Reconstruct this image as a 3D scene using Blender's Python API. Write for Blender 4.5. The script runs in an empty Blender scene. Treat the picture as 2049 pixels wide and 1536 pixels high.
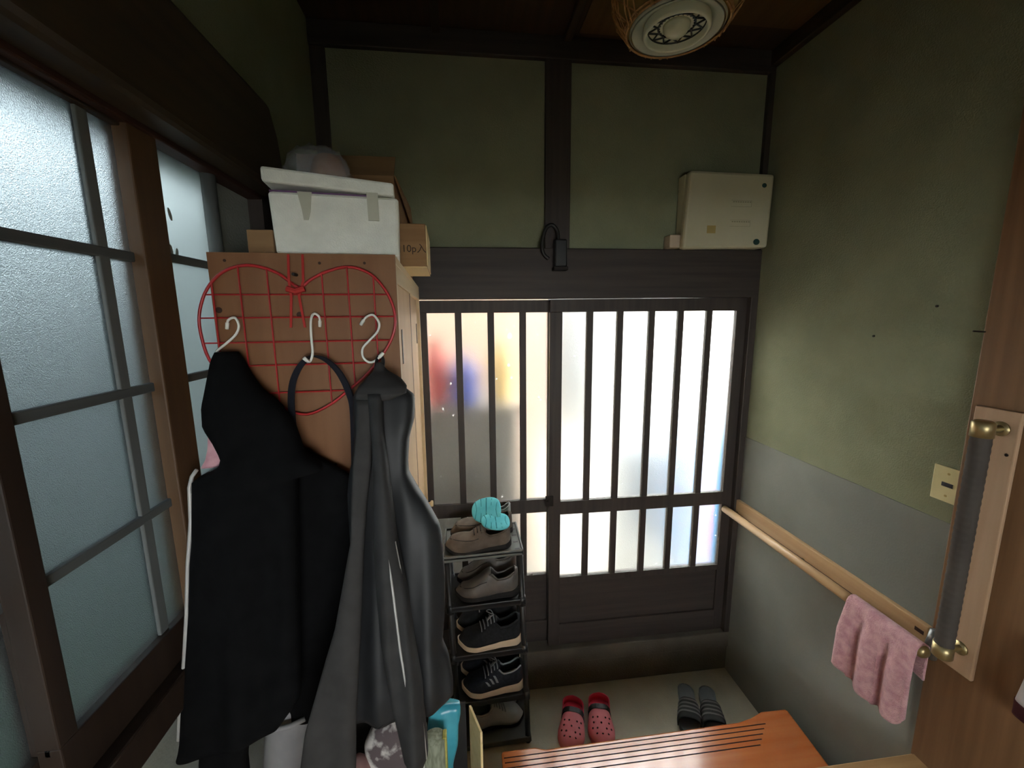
import bpy, bmesh, math, random
import numpy as np
from mathutils import Matrix, Vector

random.seed(4)
sc = bpy.context.scene
COL = sc.collection
PI = math.pi

# ------------------------------------------------------------------ camera, world, exposure
def lin(h):
    h = h.lstrip('#')
    o = []
    for k in (0, 2, 4):
        c = int(h[k:k+2], 16) / 255
        o.append(c / 12.92 if c <= .04045 else ((c + .055) / 1.055) ** 2.4)
    return (*o, 1.0)

cam_d = bpy.data.cameras.new('camera')
cam = bpy.data.objects.new('camera', cam_d)
COL.objects.link(cam)
cam_d.sensor_fit = 'HORIZONTAL'
cam_d.sensor_width = 36.0
cam_d.lens = 832.3 / 2049 * 36.0
cam_d.clip_start = .02
EYE = Vector((0, 0, 1.93))
_p, _y, _r = .163375, .117077, -.00889
fw = Vector((math.sin(_y)*math.cos(_p), math.cos(_y)*math.cos(_p), -math.sin(_p)))
ri = Vector((math.cos(_y), -math.sin(_y), 0))
up = ri.cross(fw)
ri, up = ri*math.cos(_r) + up*math.sin(_r), up*math.cos(_r) - ri*math.sin(_r)
cam.matrix_world = Matrix(((ri.x, up.x, -fw.x, EYE.x), (ri.y, up.y, -fw.y, EYE.y), (ri.z, up.z, -fw.z, EYE.z), (0, 0, 0, 1)))
sc.camera = cam

w = bpy.data.worlds.new('overcast_sky')
sc.world = w
w.use_nodes = True
_bg = w.node_tree.nodes['Background']
_bg.inputs['Color'].default_value = (.97, 1.0, 1.0, 1)
_bg.inputs['Strength'].default_value = 8.0

vs = sc.view_settings
vs.view_transform = 'Standard'
vs.look = 'None'
vs.gamma = 1.0
vs.use_curve_mapping = False
vs.exposure = 1.2
sc.cycles.use_denoising = True
sc.cycles.max_bounces = 16
sc.cycles.diffuse_bounces = 8
sc.cycles.transmission_bounces = 10
sc.cycles.glossy_bounces = 4
sc.cycles.sample_clamp_indirect = 6.0

# ------------------------------------------------------------------ materials
def mat(name, c1, c2=None, rough=.6, scale=(6, 6, 6), detail=4, bump=0., bscale=None, metal=0., spec=.35, sheen=0., contrast=(.35, .65), coat=0., alpha=None):
    m = bpy.data.materials.new(name)
    m.use_nodes = True
    nt = m.node_tree
    b = nt.nodes['Principled BSDF']
    b.inputs['Roughness'].default_value = rough
    b.inputs['Metallic'].default_value = metal
    b.inputs['Specular IOR Level'].default_value = spec
    if sheen: b.inputs['Sheen Weight'].default_value = sheen
    if coat:
        b.inputs['Coat Weight'].default_value = coat
        b.inputs['Coat Roughness'].default_value = .15
    tc = nt.nodes.new('ShaderNodeTexCoord')
    mp = nt.nodes.new('ShaderNodeMapping')
    mp.inputs['Scale'].default_value = scale
    nt.links.new(tc.outputs['Object'], mp.inputs['Vector'])
    n = nt.nodes.new('ShaderNodeTexNoise')
    n.inputs['Scale'].default_value = 1.0
    n.inputs['Detail'].default_value = detail
    nt.links.new(mp.outputs['Vector'], n.inputs['Vector'])
    r = nt.nodes.new('ShaderNodeValToRGB')
    c1 = lin(c1)
    c2 = lin(c2) if c2 else c1
    r.color_ramp.elements[0].position, r.color_ramp.elements[1].position = contrast
    r.color_ramp.elements[0].color = c1
    r.color_ramp.elements[1].color = c2
    nt.links.new(n.outputs['Fac'], r.inputs['Fac'])
    nt.links.new(r.outputs['Color'], b.inputs['Base Color'])
    if bump:
        bn = nt.nodes.new('ShaderNodeTexNoise')
        bn.inputs['Scale'].default_value = bscale or 60
        bn.inputs['Detail'].default_value = 3
        nt.links.new((mp if not bscale else tc).outputs['Vector' if not bscale else 'Object'], bn.inputs['Vector'])
        bp = nt.nodes.new('ShaderNodeBump')
        bp.inputs['Strength'].default_value = bump
        bp.inputs['Distance'].default_value = .01
        nt.links.new(bn.outputs['Fac'], bp.inputs['Height'])
        nt.links.new(bp.outputs['Normal'], b.inputs['Normal'])
    return m

def wood(name, c1, c2, axis, rough=.55, s=1.0, coat=0., bump=.05):
    sc3 = [45*s, 45*s, 45*s]
    sc3[axis] = 2.2*s
    return mat(name, c1, c2, rough=rough, scale=tuple(sc3), detail=5, coat=coat, bump=bump, contrast=(.25, .75))

def glass(name, tint, rough, bump, bscale, dirt=0.):
    """frosted pane: rough refraction, with the pressed grain of the glass as bump and optional dried water spots"""
    m = bpy.data.materials.new(name)
    m.use_nodes = True
    nt = m.node_tree
    b = nt.nodes['Principled BSDF']
    b.inputs['Base Color'].default_value = (*tint, 1)
    b.inputs['Transmission Weight'].default_value = 1.0
    b.inputs['Roughness'].default_value = rough
    b.inputs['IOR'].default_value = 1.35
    tc = nt.nodes.new('ShaderNodeTexCoord')
    n = nt.nodes.new('ShaderNodeTexNoise')
    n.inputs['Scale'].default_value = bscale
    n.inputs['Detail'].default_value = 2
    nt.links.new(tc.outputs['Object'], n.inputs['Vector'])
    bp = nt.nodes.new('ShaderNodeBump')
    bp.inputs['Strength'].default_value = bump
    bp.inputs['Distance'].default_value = .004
    nt.links.new(n.outputs['Fac'], bp.inputs['Height'])
    nt.links.new(bp.outputs['Normal'], b.inputs['Normal'])
    if dirt:
        v = nt.nodes.new('ShaderNodeTexVoronoi')
        v.inputs['Scale'].default_value = 26
        nt.links.new(tc.outputs['Object'], v.inputs['Vector'])
        lt = nt.nodes.new('ShaderNodeMath'); lt.operation = 'LESS_THAN'
        lt.inputs[1].default_value = .11
        nt.links.new(v.outputs['Distance'], lt.inputs[0])
        n2 = nt.nodes.new('ShaderNodeTexNoise'); n2.inputs['Scale'].default_value = 7
        nt.links.new(tc.outputs['Object'], n2.inputs['Vector'])
        gt = nt.nodes.new('ShaderNodeMath'); gt.operation = 'GREATER_THAN'; gt.inputs[1].default_value = .58
        nt.links.new(n2.outputs['Fac'], gt.inputs[0])
        mu = nt.nodes.new('ShaderNodeMath'); mu.operation = 'MULTIPLY'
        nt.links.new(lt.outputs[0], mu.inputs[0]); nt.links.new(gt.outputs[0], mu.inputs[1])
        mu2 = nt.nodes.new('ShaderNodeMath'); mu2.operation = 'MULTIPLY'; mu2.inputs[1].default_value = dirt
        nt.links.new(mu.outputs[0], mu2.inputs[0])
        tr = nt.nodes.new('ShaderNodeBsdfTranslucent')
        tr.inputs['Color'].default_value = (.95, .95, .95, 1)
        mx = nt.nodes.new('ShaderNodeMixShader')
        nt.links.new(mu2.outputs[0], mx.inputs['Fac'])
        nt.links.new(b.outputs[0], mx.inputs[1]); nt.links.new(tr.outputs[0], mx.inputs[2])
        nt.links.new(mx.outputs[0], nt.nodes['Material Output'].inputs['Surface'])
    return m

M = {}
M['plaster_green'] = mat('plaster_green', '#81856c', '#8a8e74', rough=.95, scale=(5, 5, 5), bump=.25, bscale=220, spec=.1)
M['plaster_green_dark'] = mat('plaster_green_dark', '#7d8265', '#868b6e', rough=.95, scale=(4, 4, 4), bump=.25, bscale=220, spec=.1)
M['plaster_grey'] = mat('plaster_grey', '#8c8f87', '#9a9c94', rough=.95, scale=(4, 4, 4), bump=.15, bscale=180, spec=.1)
M['wainscot'] = mat('wainscot_board', '#787b73', '#84877f', rough=.8, scale=(3, 3, 3), bump=.05, bscale=150, spec=.2)
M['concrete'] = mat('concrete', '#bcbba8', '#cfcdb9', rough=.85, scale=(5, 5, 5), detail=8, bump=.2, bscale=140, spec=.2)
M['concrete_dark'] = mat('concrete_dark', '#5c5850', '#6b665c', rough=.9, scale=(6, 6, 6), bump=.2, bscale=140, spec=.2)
M['dark_x'] = wood('dark_wood_x', '#36302d', '#48403b', 0)
M['dark_y'] = wood('dark_wood_y', '#332a20', '#473a2a', 1)
M['dark_z'] = wood('dark_wood_z', '#36302d', '#48403b', 2)
M['red_y'] = wood('reddish_wood_y', '#33201a', '#462a20', 1)
M['sash_z'] = wood('sash_wood_z', '#281d16', '#35281f', 2)
M['post_z'] = wood('post_wood_z', '#4a3524', '#5f452c', 2)
M['pillar_z'] = wood('pillar_wood_z', '#6d5036', '#836244', 2)
M['ceil_a'] = wood('ceiling_board', '#382b20', '#4a3828', 1)
M['ceil_b'] = wood('ceiling_board_light', '#5a452f', '#6e5538', 1)
M['muntin_grey'] = wood('weathered_muntin', '#4d5050', '#5c5f5e', 1, rough=.8)  # bar greys raised to stand in for window light leaking through
M['muntin_grey_z'] = wood('grey_muntin_z', '#595c5b', '#6a6d6b', 2, rough=.8)
M['light_y'] = wood('light_oak_y', '#b5936a', '#c7a67c', 1, rough=.45, coat=.15)
M['light_z'] = wood('light_oak_z', '#a5876a', '#b4967a', 2, rough=.5)
M['pine_z'] = wood('pine_z', '#c9a274', '#d8b48a', 2, rough=.5, s=.6)
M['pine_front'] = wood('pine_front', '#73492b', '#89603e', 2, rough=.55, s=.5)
M['pine_edge'] = wood('pine_edge', '#d9bf95', '#e4cda6', 1, rough=.5, s=.6)
M['bench'] = wood('lacquered_step', '#b8622f', '#c67a44', 0, rough=.2, s=.5, coat=1.0)
M['bench'].node_tree.nodes['Principled BSDF'].inputs['Coat IOR'].default_value = 1.65
M['bench_dark'] = mat('step_groove', '#2e150c', rough=.8)
M['floor_wood'] = wood('hall_floor', '#8f6f4a', '#a3835a', 0, rough=.4)
M['black_plastic'] = mat('black_plastic', '#1c1d1e', '#242526', rough=.42, spec=.5)
M['grey_plastic'] = mat('dark_grey_plastic', '#5a5d5a', '#686b67', rough=.5, spec=.45)
M['white_foam'] = mat('styrofoam', '#dcdcd2', '#e6e6dc', rough=.8, scale=(30, 30, 30), bump=.2, bscale=350)
M['tape'] = mat('clear_tape', '#b3b2a2', '#bcbbaa', rough=.35)
M['purple'] = mat('purple_edge', '#6a4a6e', rough=.6)
M['cardboard'] = mat('cardboard', '#886848', '#947351', rough=.85, scale=(3, 60, 60))
M['cardboard_dark'] = mat('cardboard_dark', '#675036', '#725a3d', rough=.9, scale=(3, 60, 60))
M['carton_cream'] = mat('carton_cream', '#d9c08c', '#e2cb9a', rough=.8, scale=(3, 60, 60))
M['ink'] = mat('printing_ink', '#3c3028', rough=.8)
M['red_wire'] = mat('red_coated_wire', '#a82226', '#b52a2e', rough=.35, spec=.5)
M['red_cord'] = mat('red_cord', '#a92a26', '#bb3a34', rough=.8)
M['white_plastic'] = mat('white_coating', '#e9e8dd', '#efeee4', rough=.35, spec=.5)
M['knot'] = mat('wood_knot', '#3a2216', rough=.7)
M['nail'] = mat('nail_head', '#2a2522', rough=.5, metal=.6)
M['black_cloth'] = mat('black_cloth', '#0e0e0f', '#131314', rough=.95, scale=(40, 40, 40), spec=.05)
M['black_nylon'] = mat('black_nylon', '#191a1c', '#202123', rough=.55, scale=(20, 20, 20), spec=.4)
M['grey_lining'] = mat('grey_lining', '#333130', '#3a3837', rough=.8, scale=(30, 30, 30), spec=.2)
M['grey_sleeve'] = mat('grey_sleeve', '#282727', '#302f2f', rough=.7, scale=(30, 30, 30), spec=.25)
M['reflective'] = mat('pale_piping', '#a8a6a2', '#b5b3ae', rough=.3, spec=.6)
M['navy_strap'] = mat('navy_webbing', '#15161e', '#1d1e28', rough=.8, scale=(80, 80, 80))
M['pink_cloth'] = mat('pink_fleece', '#c08d95', '#cf9ea4', rough=.95, scale=(60, 60, 60), sheen=.2)
M['towel'] = mat('pink_towel', '#bd8a92', '#d6a8ac', rough=1., scale=(45, 45, 45), bump=.6, bscale=260, sheen=.3)
M['pale_cloth'] = mat('pale_grey_cloth', '#7e7c7e', '#8d8b8b', rough=.9, scale=(14, 14, 14))
M['floral_cloth'] = mat('patterned_cloth', '#5a5052', '#c9c4c0', rough=.9, scale=(22, 22, 22), contrast=(.45, .55))
M['rose_cloth'] = mat('rose_cloth', '#8d6a68', '#a98582', rough=.9, scale=(16, 16, 16))
M['woven'] = mat('woven_straw', '#8e937c', '#b0b39c', rough=.9, scale=(160, 160, 40), detail=1, bump=.5)
M['straw_edge'] = mat('straw_edge', '#a0984f', '#b5ad62', rough=.9, scale=(60, 60, 60))
M['teal_bag'] = mat('teal_plastic_bag', '#2b8294', '#48a6b8', rough=.3, scale=(9, 9, 9), spec=.5)
M['teal_pad'] = mat('teal_pad', '#5cc0cb', '#6fd0d8', rough=.85, scale=(20, 20, 20))
M['teal_line'] = mat('teal_quilt_line', '#2c7f8c', rough=.9)
M['brown_suede'] = mat('brown_suede', '#5b5149', '#6c6157', rough=.9, scale=(25, 25, 25), spec=.2)
M['brown_leather'] = mat('grey_brown_leather', '#55504c', '#68625c', rough=.5, scale=(18, 18, 18), spec=.45)
M['dark_rubber'] = mat('dark_rubber', '#1d1b1a', '#262322', rough=.8)
M['black_mesh'] = mat('black_shoe_mesh', '#17181a', '#202225', rough=.85, scale=(90, 90, 90), detail=1, bump=.3)
M['navy_mesh'] = mat('navy_shoe_mesh', '#13161c', '#1d2129', rough=.8, scale=(90, 90, 90), detail=1, bump=.3)
M['tan_sole'] = mat('cream_sole', '#cbb598', '#d8c4a8', rough=.6)
M['grey_shoe'] = mat('pale_grey_shoe', '#a3a8a8', '#b6baba', rough=.6, scale=(14, 14, 14), spec=.4)
M['lace_grey'] = mat('grey_lace', '#7c8083', '#8a8e90', rough=.8)
M['shoe_inside'] = mat('shoe_lining', '#18181a', '#222225', rough=.95)
M['clog_pink'] = mat('pink_foam', '#e87c88', '#ee8e98', rough=.55, scale=(12, 12, 12), spec=.4)
M['clog_red'] = mat('pink_foam_footbed', '#e23a5c', '#e8486a', rough=.55, spec=.4)
M['slide_grey'] = mat('grey_slide_foam', '#6f7a80', '#7c878c', rough=.45, spec=.5)
M['slide_band'] = mat('dark_slide_band', '#3c3f40', '#46494a', rough=.7)
M['slide_stripe'] = mat('grey_slide_stripe', '#77797a', '#828484', rough=.6)
M['cream_plastic'] = mat('cream_plastic', '#bdb99c', '#c4c0a4', rough=.45, spec=.4)
M['pinkish_plastic'] = mat('pinkish_plastic', '#c0b09a', '#c8b8a2', rough=.5)
M['switch_cream'] = mat('switch_plate_cream', '#d6cd98', '#ddd4a2', rough=.45)
M['dark_switch'] = mat('dark_switch', '#2b2f3c', rough=.4)
M['stain'] = mat('yellowed_label', '#a8945a', '#b4a068', rough=.7)
M['faint_print'] = mat('faint_print', '#8a8870', rough=.7)
M['green_window'] = mat('dark_green_lens', '#2e4a48', rough=.25, spec=.6)
M['grip'] = mat('ribbed_grip', '#423d39', '#4c4742', rough=.8, spec=.15)
M['gold'] = mat('brass_fitting', '#94855f', '#a6966e', rough=.38, metal=.8)
M['metal_grey'] = mat('dull_metal', '#6b6d6c', '#77797a', rough=.4, metal=.7)
M['wicker'] = mat('wicker', '#8a6338', '#b58a55', rough=.6, scale=(50, 50, 50))
M['wicker_in'] = mat('shade_paper', '#8c7440', '#9a814c', rough=.8)
M['reflector'] = mat('enamel_reflector', '#a9ae9c', '#b2b7a5', rough=.35, spec=.5)
M['lamp_disc'] = mat('lamp_disc', '#c2c6ae', '#cacdb6', rough=.4)
M['bulb'] = mat('opal_bulb', '#b9bca0', '#c2c5aa', rough=.25, spec=.6)
M['black_lattice'] = mat('black_lattice', '#242a28', rough=.5)
M['clear_bag'] = mat('clear_poly_bag', '#c8ccd2', '#dfe3e8', rough=.15, scale=(30, 30, 30), bump=.6, bscale=45, spec=.8)
_nt = M['clear_bag'].node_tree
_tr = _nt.nodes.new('ShaderNodeBsdfTransparent'); _mx = _nt.nodes.new('ShaderNodeMixShader'); _mx.inputs['Fac'].default_value = .22
_nt.links.new(_tr.outputs[0], _mx.inputs[1]); _nt.links.new(_nt.nodes['Principled BSDF'].outputs[0], _mx.inputs[2])
_nt.links.new(_mx.outputs[0], _nt.nodes['Material Output'].inputs['Surface'])
M['brown_thing'] = mat('brown_paper', '#7a5535', '#8d653f', rough=.8, scale=(14, 14, 14))
M['darkred'] = mat('dark_red_trim', '#3c0f16', rough=.9)
M['white_cloth'] = mat('white_cloth', '#c9c6cc', rough=.95)
M['glass_door'] = glass('frosted_door_glass', (.97, .97, .94), .44, .25, 260, dirt=.6)
M['glass_win'] = glass('pebbled_window_glass', (.175, .21, .23), .36, .6, 600)
M['glass_smooth'] = glass('satin_window_glass', (.19, .225, .235), .5, .05, 60)
M['glass_leaf'] = mat('leaf_decal', '#9aa09a', '#b5bab4', rough=.6)
M['spot'] = mat('dried_spot', '#e4e6e2', rough=.9)
_nt = M['spot'].node_tree
_tl = _nt.nodes.new('ShaderNodeBsdfTranslucent'); _tl.inputs['Color'].default_value = (1, 1, 1, 1)
_nt.links.new(_tl.outputs[0], _nt.nodes['Material Output'].inputs['Surface'])
# outdoors
M['ground_out'] = mat('outdoor_paving', '#85827a', '#928f86', rough=.9)
M['wall_out'] = mat('beige_render', '#bfa592', '#cab09c', rough=.9)
M['wall_grey_out'] = mat('grey_block_wall', '#8d8f8c', '#9a9c98', rough=.9)
M['wall_neigh_out'] = mat('neighbour_wall', '#a3a8a9', '#aeb3b3', rough=.9)
M['alley_out'] = mat('alley_ground', '#989e95', '#a4aaa0', rough=.95)  # even ground tone, set for how bright the lower side panes look
M['house_out'] = mat('house_render', '#2b2e30', '#34383a', rough=.9)
M['slate_out'] = mat('slate_plastic', '#343c44', '#3e464e', rough=.6)
M['leafgreen'] = mat('hedge_leaves', '#3f5f42', '#567a52', rough=.8, scale=(30, 30, 30))
M['red_out'] = mat('red_plastic', '#d42a28', rough=.5)
M['blue_out'] = mat('blue_plastic', '#2f55c8', rough=.5)
M['yellow_out'] = mat('yellow_plastic', '#e0b83a', rough=.5)
M['lightblue_out'] = mat('light_blue_plastic', '#417ba6', rough=.5)
M['box_out'] = mat('grey_storage', '#8f8c84', '#9d9a92', rough=.7)

# ------------------------------------------------------------------ mesh helpers
class MB:
    def __init__(s): s.v, s.f = [], []
    def add(s, vs, fs):
        o = len(s.v)
        s.v += [tuple(p) for p in vs]
        s.f += [tuple(i + o for i in f) for f in fs]
        return s
    def box(s, x0, x1, y0, y1, z0, z1):
        return s.add([(x0,y0,z0),(x1,y0,z0),(x1,y1,z0),(x0,y1,z0),(x0,y0,z1),(x1,y0,z1),(x1,y1,z1),(x0,y1,z1)],
                     [(3,2,1,0),(4,5,6,7),(0,1,5,4),(1,2,6,5),(2,3,7,6),(3,0,4,7)])
    def hexa(s, p):
        return s.add(p, [(3,2,1,0),(4,5,6,7),(0,1,5,4),(1,2,6,5),(2,3,7,6),(3,0,4,7)])
    def loft(s, rings, cap=True, closed=True):
        n = len(rings[0]); o = []
        for r in rings: o += list(r)
        fs = []
        for i in range(len(rings)-1):
            for j in range(n if closed else n-1):
                k = (j+1) % n
                fs.append((i*n+j, i*n+k, (i+1)*n+k, (i+1)*n+j))
        if cap and closed:
            fs.append(tuple(range(n-1, -1, -1)))
            fs.append(tuple((len(rings)-1)*n + j for j in range(n)))
        return s.add(o, fs)
    def tube(s, pts, r, n=10, flat=None):
        pts = [Vector(p) for p in pts]
        rings = []
        t0 = (pts[1]-pts[0]).normalized()
        ref = Vector((0,0,1)) if abs(t0.z) < .9 else Vector((0,1,0))
        nn = t0.cross(ref).normalized()
        for i, p in enumerate(pts):
            t = (pts[min(i+1, len(pts)-1)] - pts[max(i-1, 0)])
            if t.length < 1e-9: t = t0
            t.normalize()
            nn = (nn - t*nn.dot(t))
            if nn.length < 1e-6: nn = t.orthogonal()
            nn.normalize()
            bb = t.cross(nn)
            rr = r[i] if isinstance(r, (list, tuple)) else r
            rings.append([p + nn*(rr*math.cos(2*PI*k/n)) + bb*(rr*(flat or 1)*math.sin(2*PI*k/n)) for k in range(n)])
        return s.loft(rings)
    def ribbon(s, pts, wdir, wd, th):
        pts = [Vector(p) for p in pts]; wdir = Vector(wdir).normalized()
        rings = []
        for i, p in enumerate(pts):
            t = (pts[min(i+1, len(pts)-1)] - pts[max(i-1, 0)]).normalized()
            n = t.cross(wdir).normalized()
            a, b = wdir*(wd/2), n*(th/2)
            rings.append([p+a+b, p-a+b, p-a-b, p+a-b])
        return s.loft(rings)
    def lathe(s, prof, c=(0,0,0), n=32, cap=True):
        rings = [[(c[0]+r*math.cos(2*PI*k/n), c[1]+r*math.sin(2*PI*k/n), c[2]+z) for k in range(n)] for r, z in prof]
        return s.loft(rings, cap=cap)
    def prism(s, poly, z0, z1):
        return s.loft([[(x, y, z0) for x, y in poly], [(x, y, z1) for x, y in poly]])
    def prism_y(s, poly, y0, y1):
        return s.loft([[(x, y0, z) for x, z in poly], [(x, y1, z) for x, z in poly]])
    def prism_x(s, poly, x0, x1):
        return s.loft([[(x0, y, z) for y, z in poly], [(x1, y, z) for y, z in poly]])

def obj(name, mb, m, parent=None, smooth=False, bevel=0, solid=0, sub=0, kind=None):
    me = bpy.data.meshes.new(name)
    me.from_pydata([tuple(v) for v in mb.v], [], mb.f)
    bm = bmesh.new(); bm.from_mesh(me)
    bmesh.ops.recalc_face_normals(bm, faces=bm.faces)
    bm.to_mesh(me); bm.free()
    me.materials.append(M[m] if isinstance(m, str) else m)
    if smooth:
        for p in me.polygons: p.use_smooth = True
    o = bpy.data.objects.new(name, me)
    COL.objects.link(o)
    if parent: o.parent = parent
    if solid:
        md = o.modifiers.new('solid', 'SOLIDIFY'); md.thickness = solid; md.offset = 0
    if sub:
        md = o.modifiers.new('sub', 'SUBSURF'); md.levels = sub; md.render_levels = sub
    if bevel:
        md = o.modifiers.new('bevel', 'BEVEL'); md.width = bevel; md.segments = 2; md.limit_method = 'ANGLE'
    if kind: o['kind'] = kind
    return o

def tag(o, label, cat, group=None):
    o['label'] = label; o['category'] = cat
    if group: o['group'] = group
    return o

def thing(name, label, cat, loc=(0,0,0), rot=(0,0,0), group=None):
    o = bpy.data.objects.new(name, None)
    COL.objects.link(o)
    o.empty_display_size = .02
    o.location = loc; o.rotation_euler = rot
    return tag(o, label, cat, group)

def struct(name, mb, m, parent=None, **k):
    return obj(name, mb, m, parent, kind=None if parent else 'structure', **k)

def smoothpath(pts, n=8, closed=False):
    P = [np.array(p, float) for p in pts]; out = []
    N = len(P)
    rng = range(N if closed else N-1)
    for i in rng:
        if closed: a, b, c, d = P[(i-1) % N], P[i], P[(i+1) % N], P[(i+2) % N]
        else: a, b, c, d = P[max(i-1,0)], P[i], P[i+1], P[min(i+2,N-1)]
        for k in range(n):
            t = k/n
            out.append(tuple(.5*((2*b) + (-a+c)*t + (2*a-5*b+4*c-d)*t*t + (-a+3*b-3*c+d)*t**3)))
    if not closed: out.append(tuple(P[-1]))
    return out

# ------------------------------------------------------------------ the setting
XR, XL, YB, ZC = 1.392, -.556, 1.88, 3.05
YF = -1.35
struct('floor', MB().box(-.75, 1.6, .85, 2.02, -.1, 0), 'concrete')
hf = MB().box(-.12, 1.6, YF, .945, .43, .56).box(-.75, -.12, YF, .885, .43, .56)
struct('floor_hall', hf, 'floor_wood')
struct('trim_1', MB().box(-.12, XR, .925, .95, .40, .555), 'light_y')      # face board of the raised floor
struct('trim_2', MB().box(-.12, XR, .885, .925, 0, .42), 'dark_x')

# ceiling: boards with battens
ce = struct('ceiling', MB().box(-.75, 1.6, YF, 2.02, ZC, ZC+.1), 'ceil_a')
k = 3
for x in (-.58, -.07, .46, .98):
    struct('trim_%d' % k, MB().box(x-.016, x+.016, YF, YB, ZC-.022, ZC), 'dark_y', bevel=.003); k += 1
struct('ceiling_board', MB().box(.5, .96, YF, 1.83, ZC-.005, ZC+.001), 'ceil_b')
struct('ceiling_board', MB().box(1.0, 1.385, YF, 1.72, ZC-.005, ZC+.001), 'ceil_b')

# back wall above the lintel with post, beam and edge trims
struct('wall_back', MB().box(-.75, 1.6, YB, YB+.13, 2.2, ZC+.05), 'plaster_green')
struct('trim_7', MB().box(-.6, XR, YB-.022, YB+.05, 2.963, ZC), 'dark_x', bevel=.004)
struct('trim_8', MB().box(.369, .479, YB-.02, YB+.06, 2.2, 2.97), 'dark_z', bevel=.003)
struct('trim_9', MB().box(-.6, XR, YB-.03, YB+.12, 2.004, 2.218), 'dark_x', bevel=.004)
struct('trim_10', MB().box(1.358, XR+.02, YB-.028, YB+.12, .23, 2.01), 'dark_z', bevel=.003)
struct('trim_11', MB().box(1.366, XR+.02, YB-.02, YB+.05, 2.21, 2.97), 'dark_z')
struct('trim_12', MB().box(-.7, -.5, YB-.012, YB+.1, 0, 3.0), 'dark_z')
# sill: wooden threshold on a concrete upstand
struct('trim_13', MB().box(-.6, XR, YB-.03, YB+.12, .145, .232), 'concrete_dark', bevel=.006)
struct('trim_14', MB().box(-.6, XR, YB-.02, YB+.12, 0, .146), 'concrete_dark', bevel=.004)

# right wall: green plaster over grey board, with post at the edge of the hall
struct('wall_right', MB().box(XR, XR+.1, YF, 2.02, -.05, ZC+.05), 'plaster_green')
struct('trim_15', MB().box(XR-.005, XR+.01, .95, YB-.02, 0, 1.322), 'wainscot')
struct('trim_16', MB().box(XR-.03, XR+.02, YF, YB, 2.985, ZC), 'dark_y', bevel=.004)
struct('trim_17', MB().box(XR-.02, XR+.02, .70, .955, .55, ZC), 'pillar_z', bevel=.003)
struct('trim_18', MB().box(XR-.012, XR+.02, .2, .70, .55, ZC), 'pillar_z')

# left wall: green plaster over beam, grey below the windows
wl = MB().box(XL-.1, XL, YF, 2.02, 2.25, ZC+.05).box(XL-.1, XL, 1.30, 2.02, -.05, 2.25)
struct('wall_left', wl, 'plaster_green_dark')
struct('wall_left_lower', MB().box(XL-.1, XL+.004, YF, 1.30, -.05, 1.24), 'plaster_grey')
struct('wall_left_panel', MB().box(XL-.03, XL-.006, 1.072, 1.30, 1.24, 2.25), 'plaster_grey')
bmz = [(YF, 2.254), (1.275, 2.254), (1.285, 2.30), (1.262, 2.40), (1.222, 2.464), (YF, 2.464)]
struct('trim_19', MB().prism_x(bmz, -.565, -.47), 'dark_y', bevel=.012)
struct('trim_20', MB().box(-.58, -.525, YF, 1.30, 2.243, 2.27), 'red_y', bevel=.003)
struct('trim_21', MB().box(-.575, -.515, YF, 1.30, 1.237, 1.30), 'sash_z', bevel=.004)
struct('trim_22', MB().box(-.60, -.525, 1.255, 1.32, 1.2, 2.27), 'dark_z')
# hall behind the viewer; unseen opening added in its wall for fill daylight
rw_ = MB().box(-.75, -.1, YF-.1, YF, 0, ZC+.05).box(.9, 1.6, YF-.1, YF, 0, ZC+.05).box(-.1, .9, YF-.1, YF, 1.8, ZC+.05).box(-.1, .9, YF-.1, YF, 0, 1.2)
struct('wall_rear', rw_, 'plaster_green')

struct('wall_light_block', MB().box(-.75, 1.6, -.32, -.22, 2.0, ZC), 'plaster_green')     # unseen hanging wall, added to keep rear daylight off the upper room

# left windows: three wooden sashes with pebbled glass
def sash(name, xg, y0, y1, z0, z1, stiles, bottom, muntz, munty, gm, top=.012, wm='sash_z'):
    root = bpy.data.objects.new(name, None); COL.objects.link(root); root['kind'] = 'structure'
    f = MB()
    for a, b in stiles: f.box(xg-.013, xg+.016, a, b, bottom, z1-top)
    f.box(xg-.013, xg+.016, y0, y1, z0, bottom)
    f.box(xg-.013, xg+.016, y0, y1, z1-top, z1)
    obj('frame', f, wm, root, bevel=.002)
    for z in muntz:
        obj('muntin', MB().box(xg-.007, xg+.009, y0, y1, z-.008, z+.008), 'muntin_grey', root, bevel=.002)
    for y in munty:
        obj('muntin', MB().box(xg-.006, xg+.0085, y-.0105, y+.0105, bottom, z1-top), 'muntin_grey_z', root, bevel=.002)
    obj('glass', MB().box(xg-.003, xg+.003, y0, y1, bottom-.01, z1-.005), gm, root)
    return root
sash('window_1', -.556, .529, .865, 1.29, 2.25, [(.528, .556)], 1.372, (2.033, 1.81, 1.592), (.739,), 'glass_win')
struct('trim_23', MB().box(-.575, -.53, .80, .868, 1.28, 2.26), 'post_z', bevel=.003)
w2 = sash('window_2', -.562, .86, 1.075, 1.29, 2.262, [], 1.372, (2.046, 1.81, 1.592), (), 'glass_smooth')
obj('stile', MB().tube([(-.552, 1.056, 1.30), (-.552, 1.056, 2.25)], .016, 12), 'muntin_grey_z', w2, smooth=True)
for (y, z, a) in ((.925, 2.13, .5), (.905, 2.118, -.4), (.888, 2.118, -.6), (.915, 2.06, .3), (.93, 2.055, -.3)):
    lf = []
    for kk in range(12):
        t = 2*PI*kk/12
        u, v = .013*math.cos(t), .0042*math.sin(t)
        lf.append((y + v*math.cos(a) - u*math.sin(a)*.6, z + u*math.cos(a) + v*math.sin(a)))
    obj('leaf_decal', MB().prism_x(lf, -.5592, -.5582), 'glass_leaf', w2)
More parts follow.
